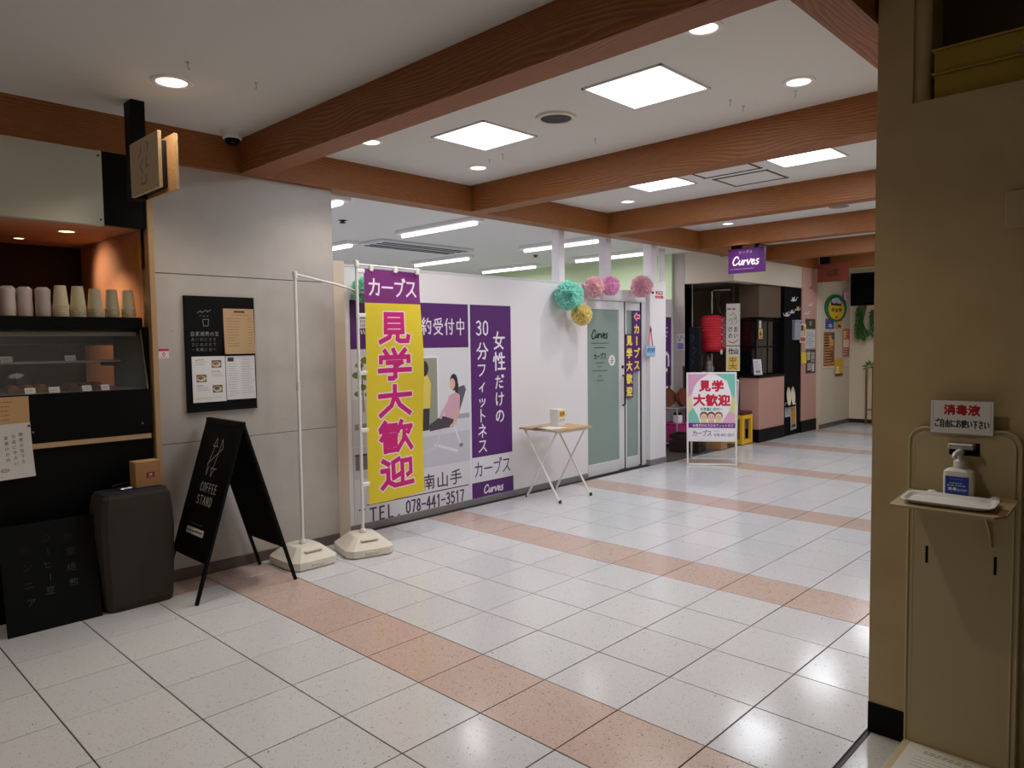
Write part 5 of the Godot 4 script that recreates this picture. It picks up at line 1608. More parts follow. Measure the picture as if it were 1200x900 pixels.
	var bn := thing("banner", "tall yellow banner with pink characters and a purple top", "banner", Vector3(-4.47, 1.21, -3.365), QUARTER)
	var cloth := G.new()
	var nx := 10
	var ny := 30
	for y in ny:
		for x in nx:
			var q := []
			var w := []
			for c in [[x, y + 1], [x + 1, y + 1], [x + 1, y], [x, y]]:
				var uu := float(c[0]) / nx
				var vv := float(c[1]) / ny
				w.append(Vector2(uu, vv))
				q.append(Vector3((uu - 0.5) * 0.53, 0.86 - vv * 1.74 + 0.02 * vv * uu, 0.008 * sin(uu * 5.0 + vv * 6.0) + 0.012 * sin(vv * 9.0 - uu * 2.0) * uu))
			cloth.quad(q[0], q[1], q[2], q[3], w[0], w[1], w[2], w[3])
	var cm := printed(print_banner(), 0.7)
	cm.cull_mode = BaseMaterial3D.CULL_DISABLED
	cm.backlight_enabled = true
	cm.backlight = Color(0.25, 0.22, 0.08)
	part("cloth", cloth, cm, bn)
	for y in [0.52, 0.10, -0.32, -0.72, 0.84]:
		part("loop", G.new().box(Vector3(-0.295, y, 0), Vector3(0.07, 0.03, 0.026), 0.004), M.white_plastic, bn)
	for x in [-0.2, 0.02, 0.23]:
		part("loop", G.new().box(Vector3(x, 0.868, 0), Vector3(0.03, 0.05, 0.026), 0.004), M.white_plastic, bn)

	# poster stand out on the tiles
	var ps := thing("poster_stand", "white aluminium poster stand with a pastel poster in front of the eatery", "sign stand", Vector3(-4.337, 0, -7.98), 0.5797)
	var lean := Transform3D(Basis(Vector3.RIGHT, -0.10), Vector3.ZERO)
	var fr := G.new()
	for s in [-1.0, 1.0]:
		fr.box(Vector3(s * 0.285, 0.565, 0), Vector3(0.022, 1.13, 0.022), 0.004, lean)
	fr.box(Vector3(0, 1.12, 0), Vector3(0.57, 0.022, 0.022), 0.004, lean)
	fr.box(Vector3(0, 0.30, 0), Vector3(0.57, 0.022, 0.022), 0.004, lean)
	fr.box(Vector3(0, 0.012, 0), Vector3(0.57, 0.022, 0.022), 0.004, lean)
	part("front_frame", fr, M.white_plastic, ps)
	var pr := part("poster", G.new().panel(0.55, 0.80, 0.004, Vector3(0, 0.71, 0.008)), printed(print_stand(), 0.4), ps, "pastel poster with red characters and three drawn faces")
	pr.transform = lean
	var back := Transform3D(Basis(Vector3.RIGHT, 0.26), Vector3(0.05, 0, -0.42))
	fr = G.new()
	for s in [-1.0, 1.0]:
		fr.box(Vector3(s * 0.27, 0.535, 0), Vector3(0.02, 1.07, 0.02), 0.004, back)
	fr.box(Vector3(0, 0.012, 0), Vector3(0.54, 0.02, 0.02), 0.004, back)
	fr.box(Vector3(0, 1.06, 0), Vector3(0.54, 0.02, 0.02), 0.004, back)
	part("rear_frame", fr, M.white_plastic, ps)
	part("rear_board", G.new().box(Vector3(0, 0.69, -0.004), Vector3(0.53, 0.74, 0.004), 0.0, back), M.white_paper, ps)


func pompom(key: String, c: Color, at: Vector3, r: float, label: String, seed_no: int) -> void:
	var m := mat("tissue_" + key, c, 0.85)
	m.cull_mode = BaseMaterial3D.CULL_DISABLED
	m.backlight_enabled = true
	m.backlight = c
	var rr := RandomNumberGenerator.new()
	rr.seed = seed_no
	var t := thing("pompom", label, "pom-pom", at, 0, "tissue paper pom-poms on the gym front")
	part("core", G.new().ball(Vector3.ZERO, Vector3(r, r, r) * 0.80, 16), m, t)
	var g := G.new()
	for k in 650:
		var d := Vector3(rr.randfn(), rr.randfn(), rr.randfn()).normalized()
		var s := d.cross(Vector3(rr.randfn(), rr.randfn(), rr.randfn())).normalized()
		var q := d.cross(s).normalized()
		var w := r * rr.randf_range(0.07, 0.13)
		var l := r * rr.randf_range(0.86, 1.12)
		var pts := []
		for e in 5:
			var x := (e / 4.0 - 0.5) * 2.0
			pts.append([d * r * 0.6 + s * x * w * 0.5, d * (l - 0.05 * r * absf(x)) + s * x * w + q * w * 0.45 * (1.0 if e % 2 == 0 else -1.0)])
		for e in 4:
			g.quad(pts[e][0], pts[e + 1][0], pts[e + 1][1], pts[e][1])
	part("petals", g, m, t)


func banner_stand(label: String, at: Vector3, turn: float, height: float, bare: bool) -> Node3D:
	var t := thing("banner_stand", label, "banner pole", at, turn, "banner poles with water bases")
	var g := G.new()
	# hollow plastic foot: stepped, tapering, with a hand recess
	var rings := []
	for s in [[0.185, 0.168, 0.0], [0.2, 0.18, 0.012], [0.2, 0.18, 0.058], [0.19, 0.17, 0.066], [0.112, 0.10, 0.128], [0.10, 0.09, 0.136]]:
		var ring := []
		for k in 24:
			var a := TAU * (k + 0.5) / 24
			var c := Vector2(cos(a), -sin(a))
			var e := pow(pow(absf(c.x), 6.0) + pow(absf(c.y), 6.0), -1.0 / 6.0)
			ring.append(Vector3(c.x * e * s[0], s[2], c.y * e * s[1]))
		rings.append(ring)
	for i in rings.size() - 1:
		for k in 24:
			g.quad(rings[i][k], rings[i][(k + 1) % 24], rings[i + 1][(k + 1) % 24], rings[i + 1][k])
	for k in 24:
		g.tri(Vector3(0, 0.136, 0), rings[-1][k], rings[-1][(k + 1) % 24])
	part("water_base", g, M.ivory_plastic, t, "ivory plastic water base")
	part("grip", G.new().box(Vector3(0.2, 0.034, 0.0), Vector3(0.008, 0.022, 0.10), 0.003), M.cream_trim, t)
	part("label_recess", G.new().box(Vector3(0.135, 0.1135, 0.0), Vector3(0.036, 0.006, 0.13), 0.002, Transform3D(Basis(Vector3.BACK, -0.0), Vector3.ZERO)), M.cream_trim, t)
	part("collar", G.new().lathe([Vector2(0.024, 0.13), Vector2(0.026, 0.15), Vector2(0.016, 0.168), Vector2(0.0115, 0.17)], 16), M.ivory_plastic, t)
	part("pole", G.new().tube([Vector3(0, 0.12, 0), Vector3(0, height, 0)], 0.0115, 12), M.white_plastic, t)
	part("pole_joint", G.new().tube([Vector3(0, height * 0.60, 0), Vector3(0, height * 0.63, 0)], 0.014, 12), M.ivory_plastic, t)
	part("cap", G.new().lathe([Vector2(0.017, height - 0.03), Vector2(0.017, height + 0.012), Vector2(0.0, height + 0.018)], 14), M.white_plastic, t)
	if bare:
		part("arm", G.new().tube([Vector3(0, height - 0.005, 0.0), Vector3(0, height - 0.06, -0.33), Vector3(0, height - 0.125, -0.62)], 0.008, 10), M.white_plastic, t)
	else:
		part("arm", G.new().tube([Vector3(0.0, height - 0.012, 0.0), Vector3(-0.16, height - 0.02, -0.56)], 0.007, 10), M.white_plastic, t)
	return t


# ------------------------------------------------------------------ sanitiser stand by the column
func sanitiser_things() -> void:
	var z := -2.905
	var st := thing("sanitiser_stand", "tall beige metal sanitiser stand with a rounded top against the column", "sanitiser stand", Vector3(-0.612, 0, z))
	# back plate with rounded shoulders
	var outline := func(hw: float, top: float, r: float, bottom: float) -> PackedVector2Array:
		var p := PackedVector2Array([Vector2(-hw, bottom), Vector2(hw, bottom)])
		for k in 9:
			var a := k * PI / 16.0
			p.append(Vector2(hw - r + r * cos(a), top - r + r * sin(a)))
		for k in 9:
			var a := PI / 2 + k * PI / 16.0
			p.append(Vector2(-hw + r + r * cos(a), top - r + r * sin(a)))
		return p
	part("rim_plate", G.new().prism(outline.call(0.172, 1.198, 0.055, 0.03), 0.0, 0.022), M.panel_beige, st)
	part("face_plate", G.new().prism(outline.call(0.152, 1.178, 0.04, 0.034), 0.022, 0.026), M.panel_beige, st)
	for q in [[0.168, 1.194, 0.052], [0.152, 1.178, 0.040]]:
		var path := []
		var o2: PackedVector2Array = outline.call(q[0], q[1], q[2], 0.036)
		for k in range(1, o2.size()):
			path.append(Vector3(o2[k].x, o2[k].y, 0.023))
		path.append(Vector3(o2[0].x, o2[0].y, 0.023))
		part("rim_bead", G.new().tube(path, 0.0045, 8), M.panel_beige, st)
	for s in [-1.0, 1.0]:
		part("slot", G.new().box(Vector3(s * 0.104 - 0.002, 0.738, 0.026), Vector3(0.009, 0.062, 0.003), 0.001), M.near_black, st, "dark upright slot")
	part("foot_box", G.new().box(Vector3(0, 0.017, 0.14), Vector3(0.344, 0.034, 0.28), 0.004), M.panel_beige, st)
	var fi := canvas(300, 240, rgb(214, 210, 200))
	small_print(fi, 60, 40, 180, 2, 14, 6, rgb(120, 112, 100), 15)
	small_print(fi, 40, 90, 220, 4, 24, 4, rgb(160, 152, 140), 16)
	var fp := part("instruction_sheet", G.new().panel(0.29, 0.23, 0.001), printed(fi), st, "white printed sheet")
	fp.transform = Transform3D(Basis(Vector3.RIGHT, -QUARTER), Vector3(0.0, 0.0348, 0.15))
	# drip shelf with chamfered front corners
	var shelf := PackedVector2Array([Vector2(-0.165, 0.0), Vector2(0.165, 0.0), Vector2(0.165, -0.195), Vector2(0.138, -0.236), Vector2(-0.165, -0.236)])
	var sh := G.new()
	sh.prism(shelf, -0.004, 0.004, Transform3D(Basis(Vector3.RIGHT, 0.073 - QUARTER), Vector3(0, 0.966, 0.026)))
	part("drip_shelf", sh, mat("shelf_beige", rgb(176, 160, 124), 0.45), st, "beige shelf with rusty edges")
	part("shelf_bracket", G.new().box(Vector3(0.02, 0.936, 0.10), Vector3(0.18, 0.022, 0.10), 0.002), M.panel_beige, st)
	part("rust_patch", G.new().box(Vector3(0.146, 0.0046, 0.17), Vector3(0.03, 0.0012, 0.075), 0.0, Transform3D(Basis(Vector3.RIGHT, 0.073), Vector3(0, 0.966, 0.026))), mat("rust", rgb(122, 76, 36), 0.8), st, "rusty patch")
	for s in [[-0.085, 0.026 + 0.035], [0.105, 0.026 + 0.035]]:
		part("shelf_knob", G.new().lathe([Vector2(0.016, 0.964), Vector2(0.016, 0.974), Vector2(0.011, 0.979), Vector2(0, 0.980)], 18, Transform3D(Basis.IDENTITY, Vector3(s[0], 0, s[1]))), M.white_plastic, st)
	part("push_bracket", G.new().box(Vector3(0.0, 1.140, 0.045), Vector3(0.078, 0.020, 0.04), 0.004), M.aluminium, st, "metal push bracket over the pump")
	part("bracket_slot", G.new().box(Vector3(0.004, 1.128, 0.0265), Vector3(0.092, 0.044, 0.002)), M.near_black, st)
	part("wire", G.new().tube([Vector3(0.07, 0.945, 0.05), Vector3(0.075, 0.90, 0.045), Vector3(0.085, 0.85, 0.032), Vector3(0.09, 0.80, 0.027)], 0.005, 8), M.panel_beige, st)

	# white drip tray on the shelf
	var tr := thing("drip_tray", "long white plastic tray on the sanitiser shelf", "tray", Vector3(-0.618, 0.9628, -2.733))
	tr.rotation.x = 0.073
	var g := G.new()
	var rings := []
	for s in [[0.118, 0.052, 0.0], [0.130, 0.062, 0.011], [0.136, 0.068, 0.012], [0.136, 0.068, 0.014], [0.128, 0.060, 0.0135], [0.118, 0.051, 0.004]]:
		var ring := []
		for k in 36:
			var a := TAU * (k + 0.5) / 36
			var c := Vector2(cos(a), -sin(a))
			var e := pow(pow(absf(c.x), 8.0) + pow(absf(c.y), 8.0), -1.0 / 8.0)
			ring.append(Vector3(c.x * e * s[0], s[2], c.y * e * s[1]))
		rings.append(ring)
	for i in rings.size() - 1:
		for k in 36:
			g.quad(rings[i][k], rings[i][(k + 1) % 36], rings[i + 1][(k + 1) % 36], rings[i + 1][k])
	for k in 36:
		g.tri(Vector3(0, 0.004, 0), rings[-1][k], rings[-1][(k + 1) % 36])
		g.tri(Vector3(0, 0.0, 0), rings[0][(k + 1) % 36], rings[0][k])
	part("dish", g, M.white_plastic, tr)

	# pump bottle
	var b := thing("pump_bottle", "white pump bottle with a blue label on the sanitiser stand", "bottle", Vector3(-0.612, 0.968, -2.832))
	g = G.new()
	rings = []
	for s in [[0.040, 0.024, 0.0], [0.0455, 0.028, 0.006], [0.0455, 0.028, 0.080], [0.0435, 0.0265, 0.090], [0.034, 0.021, 0.097], [0.016, 0.015, 0.102], [0.015, 0.015, 0.106]]:
		var ring := []
		for k in 32:
			var a := TAU * (k + 0.5) / 32
			var c := Vector2(cos(a), -sin(a))
			var e := pow(pow(absf(c.x), 4.0) + pow(absf(c.y), 4.0), -0.25)
			ring.append(Vector3(c.x * e * s[0], s[2], c.y * e * s[1]))
		rings.append(ring)
	for i in rings.size() - 1:
		for k in 32:
			g.quad(rings[i][k], rings[i][(k + 1) % 32], rings[i + 1][(k + 1) % 32], rings[i + 1][k])
	part("body", g, M.white_plastic, b)
	var li := canvas(180, 150, rgb(30, 66, 170))
	small_print(li, 40, 22, 100, 1, 10, 6, rgb(130, 150, 214), 3)
	small_print(li, 34, 56, 110, 1, 10, 5, rgb(226, 230, 240), 5)
	small_print(li, 18, 76, 150, 1, 10, 7, rgb(232, 234, 242), 7)
	text(li, "消毒", 22, 92, 30, 28, 5.0, rgb(236, 238, 244), 36.0)
	small_print(li, 96, 106, 70, 2, 12, 6, rgb(226, 230, 240), 9)
	part("label", G.new().panel(0.070, 0.060, 0.001, Vector3(0, 0.044, 0.0283)), printed(li, 0.3), b, "blue label")
	part("collar", G.new().lathe([Vector2(0.017, 0.104), Vector2(0.0175, 0.106), Vector2(0.0175, 0.124), Vector2(0.013, 0.128), Vector2(0.0, 0.128)], 22), M.white_plastic, b)
	part("pump_stem", G.new().tube([Vector3(0, 0.126, 0), Vector3(0, 0.150, 0)], 0.006, 12), M.white_plastic, b)
	part("nozzle", G.new().tube([Vector3(0, 0.153, -0.012), Vector3(0, 0.155, 0.015), Vector3(-0.006, 0.151, 0.036), Vector3(-0.008, 0.140, 0.042)], [0.012, 0.011, 0.0075, 0.005], 12), M.white_plastic, b)

	# the sign on the stand
	var ni := canvas(420, 256, rgb(228, 228, 226))
	for k in 2:
		ni.fill_rect(Rect2i(0, 0 if k == 0 else 251, 420, 5), rgb(150, 148, 144))
		ni.fill_rect(Rect2i(0 if k == 0 else 415, 0, 5, 256), rgb(150, 148, 144))
	ni.fill_rect(Rect2i(18, 18, 4, 216), rgb(170, 168, 164))
	ni.fill_rect(Rect2i(398, 18, 4, 216), rgb(170, 168, 164))
	text(ni, "消毒液", 96, 34, 74, 78, 13.0, rgb(176, 24, 44), 80.0)
	text(ni, "ご自由にお使い下さい", 30, 146, 35, 62, 8.0, rgb(28, 28, 32), 36.4)
	solo("sanitiser_sign", G.new().panel(0.192, 0.118, 0.003), printed(ni, 0.35), "white sign with red and black characters above the pump bottle", "sign", Vector3(-0.618, 1.238, -2.872))
	# beige cover plate high on the column
	var cp := thing("cover_plate", "beige cover plate high on the column wall", "cover plate", Vector3(-0.455, 1.935, -2.912))
	part("plate", G.new().box(Vector3(0, 0, 0.006), Vector3(0.11, 0.122, 0.012), 0.003), M.panel_beige, cp)
	part("knob", G.new().box(Vector3(0.02, 0.0, 0.014), Vector3(0.05, 0.05, 0.006), 0.002), M.panel_beige, cp)
	var sl := thing("clip_lamp", "small clip lamp on the yellow shutter box", "lamp", Vector3(-0.448, 2.43, -2.88))
	part("shade", G.new().lathe([Vector2(0.0, 0.05), Vector2(0.012, 0.05), Vector2(0.028, 0.01), Vector2(0.03, 0.0)], 16), M.aluminium, sl)
	part("neck", G.new().tube([Vector3(0, 0.05, 0), Vector3(0.01, 0.085, -0.01), Vector3(0.03, 0.10, -0.02)], 0.005, 8), M.dark_metal, sl)


# ------------------------------------------------------------------ the dark eatery and the far end of the corridor
func far_shop() -> void:
	struct("floor_shop", bx(-8.4, -4.86, -0.12, 0.012, -11.70, -7.86), mat("shop_floor", rgb(74, 68, 64), 0.5), "dark grey floor of the eatery and alcove")
	# lintel, turning the corner
	var l := struct("wall_lintel", bx(-4.98, -4.78, 2.335, BEAM, -11.70, -9.39), M.shop_beige, "beige lintel over the dark eatery")
	part("side_lintel", bx(-5.60, -4.98, 2.335, 2.78, -9.55, -9.39), M.shop_beige, l)
	struct("wall_shop_pier", bx(-5.72, -5.545, 0, 2.78, -9.60, -9.385), mat("pier_grey", rgb(176, 166, 160), 0.6), "grey pier at the corner of the alcove")
	struct("wall_shop_near", bx(-8.4, -5.545, 0, 2.7, -9.62, -9.40), M.shop_beige)
	struct("wall_shop_back", bx(-8.5, -8.4, 0, 2.7, -11.8, -9.40), M.shop_beige, "beige back wall inside the eatery")
	struct("wall_shop_far", bx(-8.4, -4.98, 0, 2.7, -11.80, -11.70), M.shop_beige)
	struct("ceiling_shop", bx(-8.4, -4.79, 2.40, 2.46, -11.70, -9.40), M.shop_beige, "beige eatery ceiling")
	# pink pier and beige wall further on
	var pk := struct("wall_pink", bx(-4.98, -4.775, 0, BEAM, -12.30, -11.70), M.pink_wall, "salmon pink pier with notices beyond the black panel")
	part("skirting", bx(-4.99, -4.765, 0, 0.19, -12.31, -11.69, 0.003), M.black_base, pk)
	var bw := struct("wall_beige", bx(-4.98, -4.73, 0, CEIL, -13.72, -12.36), M.shop_beige, "beige wall with posters at the end of the corridor")
	part("corner_strip", bx(-4.98, -4.74, 0, CEIL, -12.36, -12.30), M.cream_trim, bw)
	part("skirting", bx(-4.98, -4.722, 0, 0.075, -13.72, -12.35, 0.003), M.brown_base, bw)
	part("rail", bx(-4.73, -4.722, 1.015, 1.03, -13.70, -12.40, 0.002), M.cream_trim, bw)
	var ew := struct("wall_end", bx(-5.0, -0.8, 0, CEIL, -13.85, -13.72), M.end_beige, "cream end wall with a black window and hanging plants")
	part("skirting", bx(-4.73, -0.9, 0, 0.07, -13.73, -13.712, 0.003), M.niche_dark, ew)
	var wn := struct("window_1", bx(-4.72, -3.0, 2.10, 2.68, -13.725, -13.705, 0.003), M.black_paint, "black shuttered window high on the end wall")
	for k in 8:
		part("slat", G.new().box(Vector3(-3.86, 2.145 + k * 0.066, -13.70), Vector3(1.70, 0.05, 0.008), 0.003), M.near_black, wn)
	part("top_frame", bx(-4.74, -3.0, 2.68, 2.70, -13.73, -13.69, 0.002), M.end_beige, wn)


func sheet(called: String, img: Image, y0: float, y1: float, z0: float, z1: float, x: float, label: String, category: String, group := "", turn := 0.0) -> void:
	var o := solo(called, G.new().panel(absf(z1 - z0), absf(y1 - y0), 0.002), printed(img, 0.6), label, category, Vector3(x, (y0 + y1) / 2, (z0 + z1) / 2), QUARTER, group)
	o.rotation.z = turn


func plain_print(w: int, h: int, base: Color, bits: Array, seed_no: int, ink := Color(0.3, 0.28, 0.28)) -> Image:
	var i := canvas(w, h, base)
	for b in bits:
		i.fill_rect(Rect2i(b[0], b[1], b[2], b[3]), b[4])
	small_print(i, w * 0.1, h * 0.12, w * 0.8, int(h / 14.0), 13, 4, ink, seed_no)
	return i


func shop_things() -> void:
	# pink counter with a black skirting, turning the corner
	var c := thing("pink_counter", "salmon pink counter with a black top and skirting at the eatery corner", "counter", Vector3(-4.78, 0, -10.18))
	part("front", bx(-0.30, 0, 0.19, 0.955, -0.88, 0.0, 0.004), M.pink_wall, c)
	part("skirting", bx(-0.31, 0.008, 0, 0.19, -0.885, 0.008, 0.003), M.black_base, c)
	part("worktop", bx(-0.34, 0.012, 0.955, 0.99, -0.885, 0.016, 0.004), M.black_paint, c)
	# smoked display cabinet on it
	var k := thing("glass_cabinet", "dark smoked glass cabinet with a black frame on the pink counter", "cabinet", Vector3(-4.875, 0.99, -10.285))
	var f := G.new()
	for x in [-0.01, -0.29]:
		for z in [-0.01, -0.42, -0.84]:
			f.box(Vector3(x, 0.41, z * 0.95), Vector3(0.02, 0.82, 0.02), 0.002)
	for y in [0.01, 0.42, 0.81]:
		for x in [-0.01, -0.29]:
			f.box(Vector3(x, y, -0.425), Vector3(0.02, 0.02, 0.85), 0.002)
		for z in [-0.01, -0.84]:
			f.box(Vector3(-0.15, y, z), Vector3(0.28, 0.02, 0.02), 0.002)
	part("frame", f, M.black_paint, k)
	part("pane", bx(-0.012, -0.008, 0.02, 0.81, -0.83, -0.02), M.smoked_glass, k)
	part("pane", bx(-0.28, -0.02, 0.02, 0.81, -0.012, -0.008), M.smoked_glass, k)
	part("cabinet_top", bx(-0.31, 0.01, 0.82, 0.84, -0.86, 0.01, 0.003), M.black_paint, k)
	part("cabinet_back", bx(-0.31, -0.30, 0.0, 0.82, -0.85, 0.0), M.near_black, k)
	part("shelf", bx(-0.28, -0.02, 0.40, 0.41, -0.83, -0.02), M.charcoal, k)
	for s in [[-0.6, 0.0, 0.09, 0.22], [-0.3, 0.0, 0.11, 0.16], [-0.45, 0.41, 0.1, 0.2], [-0.15, 0.41, 0.08, 0.24]]:
		part("stored_jar", G.new().lathe([Vector2(s[2] * 0.5, s[1] + 0.02), Vector2(s[2] * 0.55, s[1] + s[3] * 0.7), Vector2(s[2] * 0.3, s[1] + s[3]), Vector2(0, s[1] + s[3])], 14, Transform3D(Basis.IDENTITY, Vector3(-0.15, 0, s[0]))), M.charcoal, k)
	var so := solo("brown_soffit", bx(-5.16, -4.84, 1.85, 2.33, -11.05, -10.30, 0.003), mat("soffit_brown", rgb(92, 74, 56), 0.6), "plain brown box panel above the smoked glass cabinet", "panel")
	# menu stand on the counter, notes on the cabinet
	var ms := thing("menu_stand", "black tilted menu stand with a white sheet on the pink counter", "menu stand", Vector3(-4.80, 0.99, -10.205), 0.75)
	var xf := Transform3D(Basis(Vector3.RIGHT, -0.28), Vector3.ZERO)
	part("board", G.new().box(Vector3(0, 0.13, -0.006), Vector3(0.14, 0.26, 0.008), 0.001, xf), M.black_paint, ms)
	var mi := part("sheet", G.new().panel(0.12, 0.235, 0.001, Vector3(0, 0.13, 0.0)), printed(plain_print(90, 176, rgb(214, 212, 220), [[20, 130, 50, 20, rgb(190, 70, 80)]], 31)), ms)
	mi.transform = xf
	part("foot", G.new().box(Vector3(0, 0.005, -0.05), Vector3(0.14, 0.01, 0.10), 0.002), M.black_paint, ms)
	sheet("cabinet_note", plain_print(40, 90, rgb(214, 208, 200), [], 41), 1.69, 1.80, -10.36, -10.44, -4.87, "white slip stuck high on the smoked cabinet", "note")
	sheet("cabinet_note", plain_print(60, 90, rgb(220, 190, 110), [[15, 30, 30, 34, rgb(80, 50, 36)], [6, 72, 48, 14, rgb(190, 70, 50)]], 42), 1.53, 1.68, -10.35, -10.48, -4.869, "yellow and red slip under the white one on the smoked cabinet", "note")

	# black panel past the counter, with its bits
	var bp := struct("wall_black", bx(-4.98, -4.79, 0, 2.335, -11.70, -11.065), M.black_matte, "black panel between the pink counter and the pink pier")
	var mb := thing("mail_holder", "pale grey leaflet holder on the black panel", "holder", Vector3(-4.79, 1.505, -11.46), QUARTER)
	part("box", G.new().box(Vector3(0, 0.155, 0.025), Vector3(0.22, 0.31, 0.05), 0.006), mat("holder_grey", rgb(150, 152, 164), 0.5), mb)
	part("lip", G.new().box(Vector3(0, 0.30, 0.03), Vector3(0.23, 0.03, 0.06), 0.004), M.holder_grey, mb)
	var pt := thing("plate_pair", "pair of cream oval plates leaning on the black panel", "plates", Vector3(-4.79, 0.46, -11.26), QUARTER)
	for s in [-0.085, 0.075]:
		part("plate", G.new().lathe([Vector2(0.0, 0.004), Vector2(0.05, 0.006), Vector2(0.075, 0.018), Vector2(0.078, 0.016), Vector2(0.05, 0.0), Vector2(0, 0.0)], 20, Transform3D(Basis(Vector3.RIGHT, QUARTER - 0.1).scaled(Vector3(1, 1.9, 1)), Vector3(s, 0.16, 0.02))), M.end_beige, pt)
	part("holder", G.new().box(Vector3(0, 0.01, 0.03), Vector3(0.34, 0.02, 0.05), 0.003), M.black_paint, pt)
	sheet("panel_leaflet", plain_print(80, 110, rgb(196, 198, 206), [[10, 10, 60, 18, rgb(40, 40, 46)]], 51), 0.30, 0.53, -11.11, -11.31, -4.787, "white leaflet under the plates on the black panel", "leaflet")
	sheet("panel_leaflet", plain_print(70, 200, rgb(206, 196, 176), [[8, 40, 54, 110, rgb(206, 158, 60)], [8, 160, 54, 24, rgb(60, 56, 60)]], 52), 0.08, 0.50, -11.32, -11.53, -4.786, "tall white and yellow leaflet low on the black panel", "leaflet", "", 0.06)
	# paper cranes
	crane(Vector3(-4.76, 2.12, -11.33), 0.085, rgb(226, 214, 222), "white paper crane, the highest on the black panel")
	crane(Vector3(-4.76, 1.93, -11.28), 0.07, rgb(214, 208, 220), "pale paper crane in the middle of the black panel")
	crane(Vector3(-4.76, 1.88, -11.09), 0.085, rgb(226, 206, 216), "white paper crane nearest the smoked cabinet")
	crane(Vector3(-4.76, 1.98, -11.50), 0.08, rgb(196, 176, 120), "tan paper crane on the black panel by the pink pier")
	crane(Vector3(-4.75, 2.06, -11.95), 0.07, rgb(214, 206, 196), "pale paper crane on the pink pier")
	crane(Vector3(-4.75, 1.92, -11.80), 0.075, rgb(200, 196, 214), "bluish paper crane on the pink pier edge")
	crane(Vector3(-4.75, 2.34, -12.0), 0.06, rgb(190, 80, 100), "small red paper crane high on the pink pier")
	# notices on the pink pier
	sheet("pier_picture", plain_print(90, 70, rgb(58, 50, 40), [[34, 16, 24, 34, rgb(150, 140, 110)]], 61, rgb(90, 80, 60)), 1.685, 1.845, -11.83, -12.24, -4.772, "dark square picture on the pink pier", "picture")
	sheet("pier_notice", plain_print(90, 120, rgb(206, 206, 204), [], 62), 1.37, 1.665, -11.83, -12.23, -4.773, "grey-white notice under the dark picture on the pink pier", "notice")
	sheet("pier_poster", plain_print(60, 130, rgb(228, 214, 190), [[10, 8, 24, 40, rgb(70, 50, 60)], [36, 20, 20, 60, rgb(222, 180, 60)], [6, 96, 48, 26, rgb(200, 80, 50)]], 63), 1.46, 1.76, -11.60, -11.84, -4.766, "narrow yellow and red poster on the edge of the pink pier", "poster")
	sheet("yellow_card", plain_print(50, 70, rgb(236, 214, 50), [], 64, rgb(150, 130, 40)), 1.12, 1.30, -11.66, -11.86, -4.764, "bright yellow card on the edge of the pink pier", "card")
	sheet("pier_collage", plain_print(110, 120, rgb(64, 60, 62), [[14, 10, 34, 44, rgb(196, 196, 190)], [58, 14, 40, 50, rgb(168, 160, 150)], [20, 70, 40, 36, rgb(206, 176, 180)], [66, 72, 30, 40, rgb(206, 206, 204)]], 65), 0.955, 1.345, -11.86, -12.26, -4.772, "dark board of small photos low on the pink pier", "board")

	# the hanging lantern, its pole and the narrow white banner
	var ps := thing("lantern_pole", "thin metal pole with a bent arm holding the lantern", "pole", Vector3(-5.385, 0.012, -9.90))
	part("pole", G.new().tube([Vector3(0, 0.0, 0), Vector3(0, 2.22, 0), Vector3(0.03, 2.245, 0), Vector3(0.29, 2.235, 0)], 0.011, 10), M.aluminium, ps)
	part("foot", G.new().lathe([Vector2(0.16, 0.0), Vector2(0.16, 0.02), Vector2(0.03, 0.035), Vector2(0.012, 0.08)], 24), M.dark_metal, ps)
	for s in [0.05, 0.13]:
		part("cord", G.new().tube([Vector3(s, 2.23, 0.0), Vector3(0.10, 2.04, 0.02), Vector3(0.19 - s * 0.2, 1.88, 0.03)], 0.004, 6), M.charcoal, ps)
	var ln := thing("paper_lantern", "large red paper lantern with white and black brush marks", "lantern", Vector3(-5.322, 1.345, -9.82))
	var prof := []
	var rim := 0.165
	for q in 29:
		var v := q / 28.0
		var y := v * 0.54
		var e := clampf(minf(v, 1.0 - v) / 0.16, 0.0, 1.0)
		var rr := 0.095 + (rim + 0.018 - 0.095) * sqrt(1.0 - pow(1.0 - e, 2)) + (0.0025 if q % 2 == 0 else -0.0025)
		prof.append(Vector2(rr, y))
	var li := canvas(512, 320, rgb(200, 28, 46))
	for s in [[0.0, 40], [1.0, 100], [2.0, 160], [3.0, 222]]:
		var x0 := 486.0
		var y0: float = s[1]
		line(li, PackedVector2Array([Vector2(x0 - 26, y0 + 8), Vector2(x0 + 10, y0), Vector2(x0 - 8, y0 + 40), Vector2(x0 + 14, y0 + 48)]), 17, rgb(234, 224, 222))
		line(li, PackedVector2Array([Vector2(x0 - 26, y0 + 8), Vector2(x0 + 10, y0), Vector2(x0 - 8, y0 + 40), Vector2(x0 + 14, y0 + 48)]), 9, rgb(40, 30, 34))
	var lm := printed(li, 0.7)
	lm.texture_repeat = true
	lm.uv1_offset = Vector3(-0.055, 0, 0)
	part("paper_body", G.new().lathe(prof, 36), lm, ln)
	part("lower_ring", G.new().lathe([Vector2(0.0, -0.02), Vector2(0.095, -0.02), Vector2(0.098, 0.006)], 24), M.black_paint, ln)
	part("upper_ring", G.new().lathe([Vector2(0.098, 0.534), Vector2(0.095, 0.56), Vector2(0.0, 0.56)], 24), M.black_paint, ln)
	part("tassel", G.new().ball(Vector3(0.16, 0.0, 0.05), Vector3(0.022, 0.04, 0.022), 10), M.white_paper, ln)
	var vb := canvas(120, 500, rgb(208, 202, 192))
